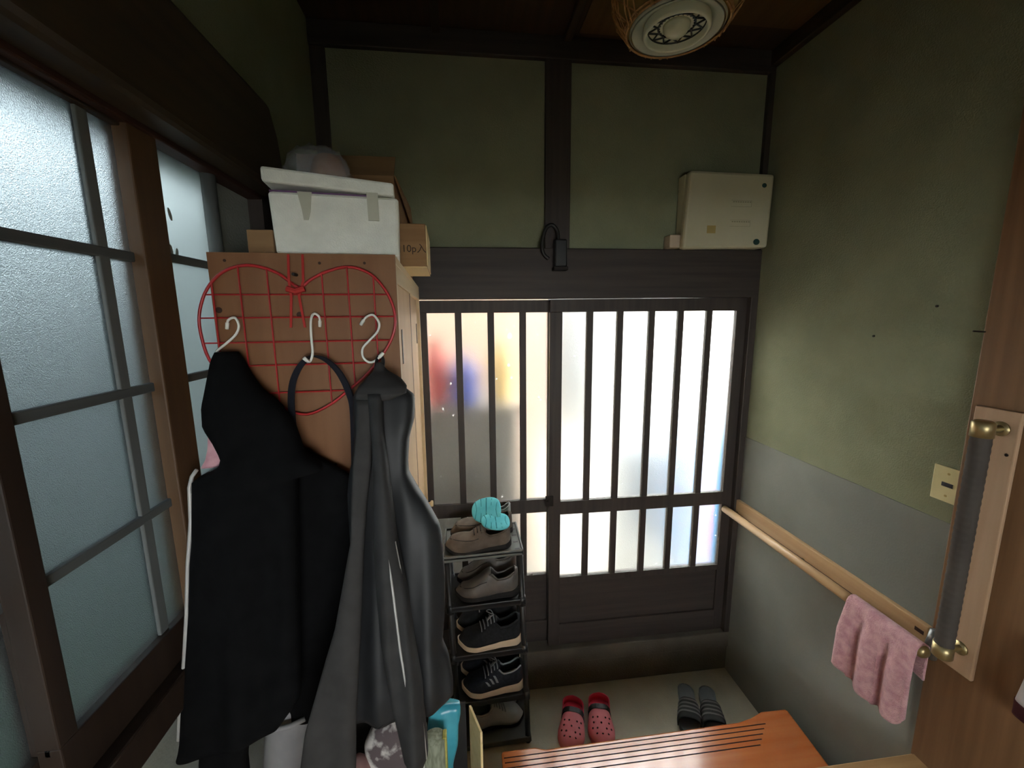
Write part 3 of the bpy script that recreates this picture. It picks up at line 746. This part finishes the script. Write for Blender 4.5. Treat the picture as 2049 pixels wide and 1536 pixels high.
for x in (FX0+.014, FX1-.014):
    for y in (FY0+.014, FY1-.014):
        p = obj('post', MB().tube([(x, y, 0.0), (x, y, .945)], .0125, 12), 'black_plastic', rkt, smooth=True)
        for z in tiers[1:4]:
            obj('joint_collar', MB().tube([(x, y, z-.03), (x, y, z+.012)], .0165, 12), 'black_plastic', p, smooth=True)
for k in range(4):
    obj('vent_slot', MB().box(FX1-.034, FX1-.014, 1.60+k*.055, 1.608+k*.055, .9522, .9535), 'black_plastic', rkt)

# ------------------------------------------------------------------ shoes
def shoe(name, label, loc, rz, L, W, H, toe, up_m, sole_m, sole_h, group, style='sneaker', lace_m='lace_grey', mirror=1, tilt=0):
    t = thing(name, label, 'shoe', loc, (0, tilt, rz), group)
    def hw(s):   # half width
        base = np.interp(s, [0, .12, .35, .55, .72, .88, 1], [.72, .80, .70, .84, 1.0, .86, .5])
        endr = min(1, math.sqrt(max(0, 1-(1-min(1, s/.13))**2))+.02) * min(1, math.sqrt(max(0, 1-max(0, (s-.80)/.20)**2))+.02)
        return W/2*base*endr
    def hh(s):
        return np.interp(s, [0, .06, .2, .34, .42, .5, .62, .78, .9, 1], [H*.86, H*.92, H*.74, H*.72, H*.98, H*.93, H*.68, toe*1.05, toe*.95, toe*.45])
    bend = lambda s: .012*math.sin(s*PI)*mirror
    def surf(s, a, o=0.):
        ca, sa = math.cos(a), math.sin(a)
        y = (hw(s)+o)*(abs(ca)**.75)*(1 if ca > 0 else -1)
        z = sole_h*.7 + (hh(s)-sole_h*.7+o)*(max(0, sa)**.6)
        return (s*L, y+bend(s), z)
    NR, NA = 34, 22
    S = [.5-.5*math.cos(PI*i/(NR-1)) for i in range(NR)]
    vs, fs = [], []
    for s in S:
        for j in range(NA+1): vs.append(surf(s, PI*j/NA))
    op = (.06, .40) if style != 'loafer' else (.06, .45)
    for i in range(NR-1):
        for j in range(NA):
            sm, am = (S[i]+S[i+1])/2, PI*(j+.5)/NA
            if op[0] < sm < op[1] and math.sin(am) > .80: continue
            a = i*(NA+1)+j
            fs.append((a, a+1, a+NA+2, a+NA+1))
    u = obj('upper', MB().add(vs, fs), up_m, t, smooth=True, solid=.003)
    # insole
    ins = [(s*L, hw(s)*.8+bend(s)) for s in S[2:-2]] + [(s*L, -hw(s)*.8+bend(s)) for s in S[2:-2]][::-1]
    obj('insole', MB().prism(ins, sole_h*.8, sole_h*.8+.004), 'shoe_inside', t)
    # sole, lifted toe spring and raised heel
    rings = []
    for s in S:
        zb = .012*max(0, (s-.78)/.22)**2
        zt = zb + sole_h*np.interp(s, [0, .3, .6, 1], [1.25, 1.0, .75, .7])
        wv_ = hw(s)+.003
        xx = s*L + (.004 if s > .5 else -.004)
        rings.append([(xx, wv_+bend(s), zb), (xx, wv_*1.02+bend(s), (zb+zt)/2), (xx, wv_+bend(s), zt), (xx, -wv_+bend(s), zt), (xx, -wv_*1.02+bend(s), (zb+zt)/2), (xx, -wv_+bend(s), zb)])
    obj('sole', MB().loft(rings), sole_m, t, smooth=False)
    if style == 'sneaker' or style == 'striped':
        for k in range(5):
            s = .44+.05*k
            pts = [surf(s+.012*math.sin(b*3), PI/2+b, .004) for b in np.linspace(-.62, .62, 9)]
            obj('lace', MB().tube(pts, .0026, 6), lace_m, t, smooth=True)
        bow = [surf(.43, PI/2, .006)]
        b0 = Vector(bow[0])
        for sg in (-1, 1):
            lp = smoothpath([b0, b0+Vector((.012, sg*.02, .010)), b0+Vector((.03, sg*.03, .0)), b0+Vector((.02, sg*.012, .004)), b0], 4)
            obj('lace', MB().tube(lp, .0024, 6), lace_m, t, smooth=True)
        obj('collar_rim', MB().tube([surf(s, math.asin(.80) if side else PI-math.asin(.80), .001) for side in (1,) for s in np.linspace(.05, .41, 14)], .004, 6)
            .tube([surf(s, PI-math.asin(.80), .001) for s in np.linspace(.05, .41, 14)], .004, 6), lace_m if style == 'striped' else up_m, t, smooth=True)
        # tongue
        tg = [surf(s, PI/2+b, -.002 if s > .42 else .004) for s in (.40, .46, .52) for b in (-.4, 0, .4)]
        obj('tongue', MB().add(tg, [(0,1,4,3),(1,2,5,4),(3,4,7,6),(4,5,8,7)]), up_m, t, solid=.004)
    if style == 'striped':
        for k in range(3):
            for sd in (0, 1):
                pts = [surf(.44+.065*k+.05*b, (.18+.42*b) if sd == 0 else PI-(.18+.42*b), .0015) for b in np.linspace(0, 1, 6)]
                obj('side_stripe', MB().ribbon(pts, (1, 0, .1), .010, .0015), lace_m, t)
    if style in ('loafer', 'moc'):
        pts = [surf(s, a, .001) for s, a in [(.50, PI*.16), (.60, PI*.22), (.72, PI*.27), (.84, PI*.33), (.91, PI*.42), (.925, PI*.5), (.91, PI*.58), (.84, PI*.67), (.72, PI*.73), (.60, PI*.78), (.50, PI*.84)]]
        obj('seam', MB().tube(smoothpath(pts, 4), .0016, 6), 'dark_rubber', t, smooth=True)
        obj('collar_rim', MB().tube(smoothpath([surf(s, math.asin(.80), .0) for s in np.linspace(.46, .05, 10)] + [surf(.035, PI/2, 0)] + [surf(s, PI-math.asin(.80), .0) for s in np.linspace(.05, .46, 10)], 2), .0038, 6), up_m, t, smooth=True)
    if style == 'moc':
        for k in range(3):
            s = .46+.05*k
            obj('lace', MB().tube([surf(s, PI/2+b, .003) for b in np.linspace(-.5, .5, 7)], .0022, 6), 'dark_rubber', t, smooth=True)
    return t

def on_rack(x, y, tier):
    X, Z = rx(x, tiers[tier]-.002)
    return (X, y, Z+.0015)
G = 'shoes on the rack'
A = PI
shoe('moccasin', 'near brown suede moccasin on top of the shoe rack under teal pads', on_rack(.215, 1.655, 4), A+.03, .275, .104, .095, .062, 'brown_suede', 'dark_rubber', .018, G, 'moc', tilt=.035)
shoe('moccasin', 'far brown suede moccasin behind its pair on the rack top', on_rack(.235, 1.765, 4), A+.05, .275, .104, .095, .062, 'brown_suede', 'dark_rubber', .018, G, 'moc', mirror=-1, tilt=.035)
shoe('slip_on', 'near grey-brown leather slip-on on the second rack tier from top', on_rack(.238, 1.655, 3), A-.02, .272, .096, .125, .052, 'brown_leather', 'dark_rubber', .024, G, 'loafer', tilt=.02)
shoe('slip_on', 'far grey-brown leather slip-on on the second rack tier from top', on_rack(.245, 1.765, 3), A+.04, .272, .096, .145, .055, 'brown_leather', 'dark_rubber', .024, G, 'loafer', mirror=-1, tilt=.02)
shoe('sneaker', 'near black sneaker with cream sole on the middle rack tier', on_rack(.242, 1.655, 2), A, .278, .104, .130, .062, 'black_mesh', 'tan_sole', .030, G, 'sneaker', tilt=.02)
shoe('sneaker', 'far black sneaker behind its pair on the middle rack tier', on_rack(.235, 1.765, 2), A+.05, .278, .104, .130, .062, 'black_mesh', 'tan_sole', .030, G, 'sneaker', mirror=-1, tilt=.02)
shoe('sneaker', 'near black striped sneaker with thick cream sole on fourth tier', on_rack(.245, 1.655, 1), A, .278, .104, .130, .062, 'navy_mesh', 'tan_sole', .034, G, 'striped', tilt=.02)
shoe('sneaker', 'far black striped sneaker behind its pair on fourth tier', on_rack(.24, 1.765, 1), A+.06, .278, .104, .130, .062, 'navy_mesh', 'tan_sole', .034, G, 'striped', mirror=-1, tilt=.02)
shoe('walking_shoe', 'near pale grey lace-up shoe on the lowest rack tier', on_rack(-.01, 1.66, 0), .12, .25, .098, .12, .06, 'grey_shoe', 'dark_rubber', .022, G, 'sneaker', tilt=-.03)
shoe('walking_shoe', 'far pale grey lace-up shoe on the lowest rack tier', on_rack(-.02, 1.77, 0), .06, .25, .098, .12, .06, 'grey_shoe', 'dark_rubber', .022, G, 'sneaker', mirror=-1, tilt=-.03)

# quilted teal pads lying over the moccasin openings
def pad(label, loc, rot, L, W):
    t = thing('quilted_pad', label, 'pad', loc, rot, 'teal quilted pads')
    out = []
    for k in range(28):
        a = 2*PI*k/28
        out.append((L/2*math.cos(a)*(1-.12*math.cos(2*a)), W/2*math.sin(a)*(1+.15*math.cos(a))))
    rings = []
    for z, g in ((-.004, .94), (-.002, 1.0), (.002, 1.0), (.006, .93), (.0085, .7), (.0095, .3)):
        rings.append([(x*g, y*g, z + .006*abs(x)/L) for x, y in out])
    obj('pad', MB().loft(rings), 'teal_pad', t, smooth=True)
    for k in range(-2, 3):
        x = k*L*.17
        yy = W/2*math.sqrt(max(0, 1-(2*x/L)**2))*.92
        obj('quilt_line', MB().tube([(x, -yy, .0065), (x*.9, -yy*.5, .0095), (x*.85, 0, .0102), (x*.9, yy*.5, .0095), (x, yy, .0065)], .0019, 6), 'teal_line', t)
    return t
pad('teal quilted pad propped upright at the back of the rack top', (.083, 1.70, 1.093), (.80, -.05, -.12), .145, .115)
pad('teal quilted pad lying flat over the near moccasin', (.118, 1.655, 1.062), (.45, .10, .10), .14, .085)
shoe('sneaker', 'small white and black sneaker behind the moccasins on the rack top', (.205, 1.862, .9575), A, .15, .07, .10, .05, 'grey_shoe', 'dark_rubber', .02, G, 'moc')

# pink clogs with black straps, toes towards the hall
def clog(label, loc, rz, mirror):
    t = thing('clog', label, 'clog', loc, (0, 0, rz), 'pink clogs on the concrete floor')
    L, W = .235, .120        # heel at y=0, toe at y=-L
    def hw(s):
        base = np.interp(s, [0, .15, .4, .7, .88, 1], [.78, .82, .80, 1.0, .92, .6])
        e = min(1, math.sqrt(max(0, 1-(1-min(1, s/.14))**2))+.02)*min(1, math.sqrt(max(0, 1-max(0, (s-.74)/.26)**2))+.02)
        return W/2*base*e
    cx = lambda s: mirror*.008*math.sin(s*PI)
    S = [.5-.5*math.cos(PI*i/25) for i in range(26)]
    rings = []
    for s in S:
        h = hw(s); rings.append([(cx(s)+h*.94, -s*L, 0), (cx(s)+h*1.02, -s*L, .012), (cx(s)+h, -s*L, .026), (cx(s)-h, -s*L, .026), (cx(s)-h*1.02, -s*L, .012), (cx(s)-h*.94, -s*L, 0)])
    obj('sole', MB().loft(rings), 'clog_pink', t, smooth=False)
    fb = [(cx(s)+hw(s)*.86, -s*L) for s in S[1:-1]] + [(cx(s)-hw(s)*.86, -s*L) for s in S[1:-1]][::-1]
    obj('footbed', MB().prism(fb, .0262, .029), 'clog_red', t)
    hrim = lambda s: np.interp(s, [0, .1, .25, .42], [.062, .058, .046, .062])
    def surf(s, a, o=0.):
        ca, sa = math.cos(a), math.sin(a)
        hz = np.interp(s, [.38, .5, .7, .85, .95, 1], [.078, .077, .070, .060, .045, .03])
        return (cx(s)+(hw(s)+o)*abs(ca)**.7*(1 if ca > 0 else -1), -s*L, .02+(hz-.02+o)*max(0, sa)**.55)
    S2 = [.38+.62*i/17 for i in range(18)]
    vs, fs = [], []
    for s in S2:
        for j in range(19): vs.append(surf(s, PI*j/18))
    for i in range(17):
        for j in range(18): fs.append((i*19+j, i*19+j+1, (i+1)*19+j+1, (i+1)*19+j))
    u = obj('upper', MB().add(vs, fs), 'clog_pink', t, smooth=True, solid=.004)
    # heel rim
    path = [(.42, 1), (.3, 1), (.2, 1), (.13, 1), (.085, 1), (.05, 1), (.025, 1), (.008, 1)]
    a_ = [(cx(s)+hw(s)*sgn, -s*L) for s, sgn in path] + [(cx(0), .002)] + [(cx(s)-hw(s)*sgn, -s*L) for s, sgn in path[::-1]]
    ss = [p[0] for p in path]; ss = ss + [0] + ss[::-1]
    vs, fs = [], []
    for (x, y), s in zip(a_, ss): vs += [(x, y, .022), (x*1.0, y, hrim(s))]
    for i in range(len(a_)-1): fs.append((2*i, 2*i+2, 2*i+3, 2*i+1))
    obj('heel_rim', MB().add(vs, fs), 'clog_red', t, smooth=True, solid=.005)
    # strap folded forward over the instep
    pts = [surf(.40, PI*(.04+.92*k/14), .004) for k in range(15)]
    pts = [(x, y-.004+.008*math.sin(PI*i/14), z) for i, (x, y, z) in enumerate(pts)]
    obj('strap', MB().ribbon(pts, (0, 1, .15), .022, .004), 'black_plastic', t, smooth=False)
    hb = MB()
    for s, aa in [(.60, (.30,.42,.54,.66)), (.70, (.36,.5,.64)), (.79, (.30,.43,.57,.70)), (.87, (.38,.5,.62))]:
        for a in aa:
            p = Vector(surf(s, PI*a, .0022)); q = Vector(surf(s, PI*a, .0036))
            hb.tube([p, q], .0042, 8)
    obj('vent_holes', hb, 'bench_dark', t)
clog('pink clog with black strap nearest the shoe rack', (.496, 1.742, 0), -.34, 1)
clog('pink clog with black strap farther from the shoe rack', (.630, 1.742, 0), -.22, -1)

def slide(label, loc, rz, mirror):
    t = thing('slide_sandal', label, 'sandal', loc, (0, 0, rz), 'grey slides on the concrete floor')
    L, W = .275, .098
    def hw(s):
        base = np.interp(s, [0, .15, .4, .7, .88, 1], [.76, .8, .78, 1.0, .95, .7])
        e = min(1, math.sqrt(max(0, 1-(1-min(1, s/.14))**2))+.02)*min(1, math.sqrt(max(0, 1-max(0, (s-.78)/.22)**2))+.02)
        return W/2*base*e
    cx = lambda s: mirror*.006*math.sin(s*PI)
    S = [.5-.5*math.cos(PI*i/25) for i in range(26)]
    rings = []
    for s in S:
        h = hw(s); zt = np.interp(s, [0, .4, .8, 1], [.034, .028, .026, .028])
        rings.append([(cx(s)+h*.95, -s*L, 0), (cx(s)+h, -s*L, zt), (cx(s)+h*.82, -s*L, zt-.005), (cx(s)-h*.82, -s*L, zt-.005), (cx(s)-h, -s*L, zt), (cx(s)-h*.95, -s*L, 0)])
    obj('footbed', MB().loft(rings), 'slide_grey', t, smooth=False, bevel=.002)
    def surf(s, a, o=0.):
        ca, sa = math.cos(a), math.sin(a)
        return (cx(s)+(hw(s)+.003+o)*abs(ca)**.7*(1 if ca > 0 else -1), -s*L, .008+(.068-.01*(s-.5)*3+o)*max(0, sa)**.6)
    S2 = [.46+.36*i/11 for i in range(12)]
    vs, fs = [], []
    for s in S2:
        for j in range(19): vs.append(surf(s, PI*j/18))
    for i in range(11):
        for j in range(18): fs.append((i*19+j, i*19+j+1, (i+1)*19+j+1, (i+1)*19+j))
    b = obj('band', MB().add(vs, fs), 'slide_band', t, smooth=True, solid=.005)
    for s in (.50, .57, .64, .71):
        obj('stripe', MB().ribbon([surf(s, PI*(.06+.88*k/16), .0032) for k in range(17)], (0, 1, .1), .008, .002), 'slide_stripe', b)
slide('grey slide sandal nearer the shoe rack, stripes on its band', (1.098, 1.765, 0), -.42, 1)
slide('grey slide sandal nearer the handrail wall, stripes on its band', (1.200, 1.738, 0), -.36, -1)

# ------------------------------------------------------------------ step bench
bn = thing('step_bench', 'low reddish-brown lacquered wooden step bench on the concrete floor', 'step', (.71, 1.2, 0))
poly = [(.105,1.353),(.236,1.353),(.275,1.341),(1.085,1.347),(1.15,1.358),(1.21,1.378),(1.326,1.375),(1.300,1.0),(.10,.985)]
obj('top', MB().prism([(x-.71, y-1.2) for x, y in poly], .235, .27), 'bench', bn, bevel=.008)
gv = MB()
for k, d in enumerate((.018, .036, .055, .074, .094)):
    x0, x1 = .112+.002*k, 1.19-.02*k
    ys = 1.343-d
    gv.box(x0-.71, x1-.71, ys-1.2-.0018, ys-1.2+.0018, .2692, .2706)
obj('grip_grooves', gv, 'bench_dark', bn)
for x in (.16, 1.24):
    obj('leg', MB().box(x-.71-.025, x-.71+.025, -.17, .12, 0, .236), 'bench', bn, bevel=.004)
obj('stretcher', MB().box(.18-.71, 1.22-.71, -.02, .0, .10, .17), 'bench', bn)

# ------------------------------------------------------------------ handrail along the right wall, vertical grab bar, towel
hr = thing('handrail', 'light oak handrail with backing board along the right wall', 'handrail', (XR, 1.4, .947))
obj('backing_board', MB().box(-.024, -.0055, -.44, .475, -.055, .045), 'light_y', hr, bevel=.003)
obj('rail', MB().tube([(-.079, -.455, .002), (-.079, .462, -.006)], .0175, 18), 'light_y', hr, smooth=True)
obj('rail_groove', MB().tube([(-.066, -.45, .0145), (-.066, .46, .0065)], .0016, 6), 'knot', hr)
for y in (-.40, .02, .44):
    obj('bracket', MB().tube([(-.024, y, -.02), (-.06, y, -.03), (-.078, y, -.018)], .009, 10), 'gold', hr, smooth=True)
obj('end_cap', MB().tube([(-.079, -.455, .002), (-.079, -.478, .002), (-.079, -.486, .002)], [.0195, .0195, .012], 16), 'gold', hr, smooth=True)
obj('end_plate', MB().tube([(-.03, -.462, -.035), (-.034, -.462, .01), (-.03, -.462, .055)], [.013, .016, .012], 14), 'metal_grey', hr, smooth=True)
obj('board_slot', MB().box(-.0255, -.0238, -.43, -.405, .012, .024), 'knot', hr)

gb = thing('grab_bar', 'grey ribbed vertical grab bar with brass ends on a light board', 'grab bar', (1.36, .875, 1.3))
obj('mounting_board', MB().box(.0, .0118, -.035, .062, -.375, .382), 'light_z', gb, bevel=.003)
bar = MB(); pts = []; rr = []
for i in range(120):
    pts.append((-.055, 0, -.285+.605*i/119)); rr.append(.0205+.0006*math.sin(i*1.6))
bar.tube(pts, rr, 18)
obj('grip', bar, 'grip', gb, smooth=True)
for sg, z0, z1 in ((1, .315, .352), (-1, -.28, -.317)):
    obj('end_fitting', MB().tube([(-.055, 0, z0), (-.055, 0, z1), (-.055, 0, z1+.005*sg)], [.0225, .0225, .016], 18).tube([(-.055, 0, (z0+z1)/2), (0, 0, (z0+z1)/2)], .0095, 12), 'gold', gb, smooth=True)
    obj('flange', MB().tube([(-.004, 0, (z0+z1)/2), (.0, 0, (z0+z1)/2)], .019, 16), 'gold', gb, smooth=True)
obj('screw', MB().tube([(-.0015, -.02, .27), (.001, -.02, .27)], .004, 8), 'nail', gb)

# towel over the rail
tv, tf = [], []
NU, NV = 46, 44
xr, yr0, zr = XR-.079, 1.4, .949
for i in range(NU):
    u = i/(NU-1); y = 1.150 - .225*u
    back = .10
    front = .235 + .035*math.sin(u*2.4+.2) - .03*(u > .85)*(u-.85)/.15
    tot = back + front + PI*.021
    for j in range(NV):
        s_ = tot*j/(NV-1)
        fold = .010*math.sin(u*16+.6) + .006*math.sin(u*33+1)
        if s_ < back:
            p = (xr+.021, y, zr-(back-s_))
            p = (p[0]+.004*math.sin(u*10), p[1], p[2])
        elif s_ < back+PI*.021:
            a = (s_-back)/.021
            p = (xr+.021*math.cos(a), y, zr+.021*math.sin(a))
        else:
            d = s_-back-PI*.021
            t_ = min(1, d/.10)
            p = (xr-.021-fold*t_-.010*t_, y - .012*t_*math.sin(u*16) + .03*(d/.25)*(.5-u)*.4, zr-d)
        tv.append(p)
for i in range(NU-1):
    for j in range(NV-1):
        a = i*NV+j; tf.append((a, a+1, a+NV+1, a+NV))
tag(obj('towel', MB().add(tv, tf), 'towel', smooth=True, solid=.005), 'pink hand towel draped over the near end of the handrail', 'towel')

# switch plate
sw = thing('switch_plate', 'cream switch plate on the green wall beside the grab bar', 'switch', (XR, .987, 1.433))
obj('plate', MB().box(-.006, -.0002, -.035, .04, -.052, .052), 'switch_cream', sw, bevel=.002)
obj('rocker', MB().box(-.0075, -.0055, -.014, .014, -.006, .006), 'dark_switch', sw)
for z in (-.033, .033):
    obj('screw', MB().tube([(-.0072, 0, z), (-.0055, 0, z)], .0035, 8), 'stain', sw)
for (y, z, lab) in ((1.268, 1.85, 'small dark mark on the green wall near the door'), (1.089, 1.946, 'tiny nail high on the green wall')):
    tag(obj('nail', MB().tube([(XR-.004, y, z), (XR+.001, y, z)], .0035, 8), 'nail'), lab, 'nail')
tag(obj('nail', MB().tube([(XR-.045, .96, 1.878), (XR-.015, .95, 1.876)], .0022, 8), 'nail'), 'thin nail stuck in the edge of the brown post', 'nail')

# garment at the far right edge
gr = thing('hanging_cloth', 'white cloth with dark red edge hanging at the hall post', 'cloth', (1.34, .678, 1.02))
obj('cloth', rel(garment_mb([(1.14,1.325,1.365,.678,.03),(1.05,1.32,1.368,.683,.05),(.985,1.32,1.368,.683,.058)], [(90, .003, 0, 3)], n=32, nz=16), (1.34, .678, 1.02)), 'white_cloth', gr, smooth=True)
obj('red_edge', rel(garment_mb([(.985,1.32,1.369,.683,.059),(.945,1.322,1.369,.683,.06)], [(90, .003, 0, 3)], n=32, nz=8), (1.34, .678, 1.02)), 'darkred', gr, smooth=True)

# ------------------------------------------------------------------ breaker box over the lintel
bk = thing('breaker_box', 'cream plastic breaker box high on the wall over the door', 'breaker box', (1.165, YB, 2.21))
bxr = []
obj('base', MB().box(-.188, .207, -.06, -.001, .012, .318), 'cream_plastic', bk, bevel=.006)
cov = MB().hexa([(-.20,-.098,.0),(.198,-.098,.008),(.198,-.055,.008),(-.20,-.055,.0),(-.185,-.098,.322),(.205,-.098,.316),(.205,-.055,.316),(-.185,-.055,.322)])
obj('cover', cov, 'cream_plastic', bk, bevel=.012)
obj('side_box', MB().box(-.243, -.19, -.06, -.001, .010, .066), 'pinkish_plastic', bk, bevel=.004)
for x, z, rz_ in ((.158, .268, .010), (.142, .032, .014)):
    obj('lens', MB().lathe([(rz_*1.1, 0), (rz_*1.1, .001), (rz_*.9, .002)], (0, 0, 0), 20), 'green_window', bk)
    o = bk.children[-1]
    o = [c for c in COL.objects if c.parent == bk and c.name.startswith('lens')][-1]
    o.location = (x, -.0975, z); o.rotation_euler = (PI/2, 0, 0); o.scale = (1, .85, 1)
obj('yellowed_label', MB().box(-.095, -.055, -.0988, -.0975, .066, .098), 'stain', bk)
pr = MB()
for z0 in (.178, .096):
    pr.box(.01, .105, -.0985, -.0975, z0, z0+.001).box(.01, .105, -.0985, -.0975, z0+.026, z0+.027).box(.104, .105, -.0985, -.0975, z0, z0+.026)
    for kx in range(8):
        pr.box(.018+kx*.011, .025+kx*.011, -.0985, -.0975, z0+.018, z0+.022)
obj('faint_print', pr, 'faint_print', bk)

# dark chime box with a loop of cable on the lintel
ch = thing('door_chime', 'small dark box with a cable loop on the lintel', 'chime', (.41, YB-.03, 2.17))
obj('body', MB().box(-.008, .046, -.045, -.0, -.035, .078), 'black_plastic', ch, bevel=.006)
obj('cable', MB().tube(smoothpath([(.01,-.02,.07),(.008,-.018,.115),(-.018,-.02,.14),(-.045,-.02,.12),(-.06,-.02,.06),(-.052,-.02,.02),(-.03,-.02,.0)], 6), .008, 8), 'black_plastic', ch, smooth=True)
obj('base_lip', MB().box(-.012, .050, -.05, -.0, -.05, -.035), 'dark_rubber', ch, bevel=.003)

# ------------------------------------------------------------------ wicker pendant lamp
lp = thing('ceiling_lamp', 'woven wicker ceiling lamp with pale round reflector', 'lamp', (.568, 1.143, 2.65))
prof = [(.125, .005), (.150, .035), (.163, .075), (.165, .12), (.155, .17), (.13, .21), (.09, .235)]
obj('shade_lining', MB().lathe([(r-.012, z) for r, z in prof], n=40, cap=False), 'wicker_in', lp, smooth=True, solid=.002)
wk = MB()
rnd = random.Random(7)
pz = [p[1] for p in prof]; prr = [p[0] for p in prof]
for k in range(72):
    a0 = rnd.uniform(0, 2*PI); da = rnd.choice((-1, 1))*rnd.uniform(.35, .9); z0, z1 = rnd.choice(((.0, .12), (.0, .2), (.01, .235)))
    pts = []
    for i in range(9):
        t = i/8; z = z0+(z1-z0)*t; r = np.interp(z, pz, prr)+rnd.uniform(-.002, .003)
        pts.append((r*math.cos(a0+da*t), r*math.sin(a0+da*t), z))
    wk.tube(pts, .0019, 5)
for zz in (.004, .01, .2):
    r = np.interp(zz, pz, prr)
    wk.tube([(r*math.cos(2*PI*i/48), r*math.sin(2*PI*i/48), zz) for i in range(49)], .003, 6)
obj('wicker_shade', wk, 'wicker', lp)
obj('reflector', MB().lathe([(.114, .0), (.118, .004), (.116, .008), (.085, .02), (.078, .02), (.08, .014), (.110, .0)], n=48, cap=False), 'reflector', lp, smooth=True)
obj('inner_ring', MB().lathe([(.080, .02), (.083, -.004), (.079, -.010), (.073, -.008), (.071, .012)], n=48, cap=False), 'lamp_disc', lp, smooth=True)
obj('disc', MB().lathe([(.0745, .010), (.0745, .013)], n=48), 'lamp_disc', lp)
lt = MB()
for k in range(12):
    a = 2*PI*k/12
    for da in (-.42, .42):
        p0 = (.071*math.cos(a), .071*math.sin(a), .008); p1 = (.042*math.cos(a+da), .042*math.sin(a+da), .008)
        lt.tube([p0, p1], .0022, 6)
for r in (.0715, .045):
    lt.tube([(r*math.cos(2*PI*i/48), r*math.sin(2*PI*i/48), .0085) for i in range(49)], .0024, 6)
obj('lattice', lt, 'black_lattice', lp)
obj('bulb', MB().lathe([(.001, -.018), (.014, -.016), (.026, -.008), (.033, .003), (.034, .010)], n=32), 'bulb', lp, smooth=True)
obj('mount', MB().tube([(0, 0, .23), (0, 0, ZC-2.65)], .02, 12), 'dark_rubber', lp)
obj('ceiling_rose', MB().tube([(0, 0, ZC-2.65-.03), (0, 0, ZC-2.65-.004)], .05, 20), 'dark_rubber', lp)
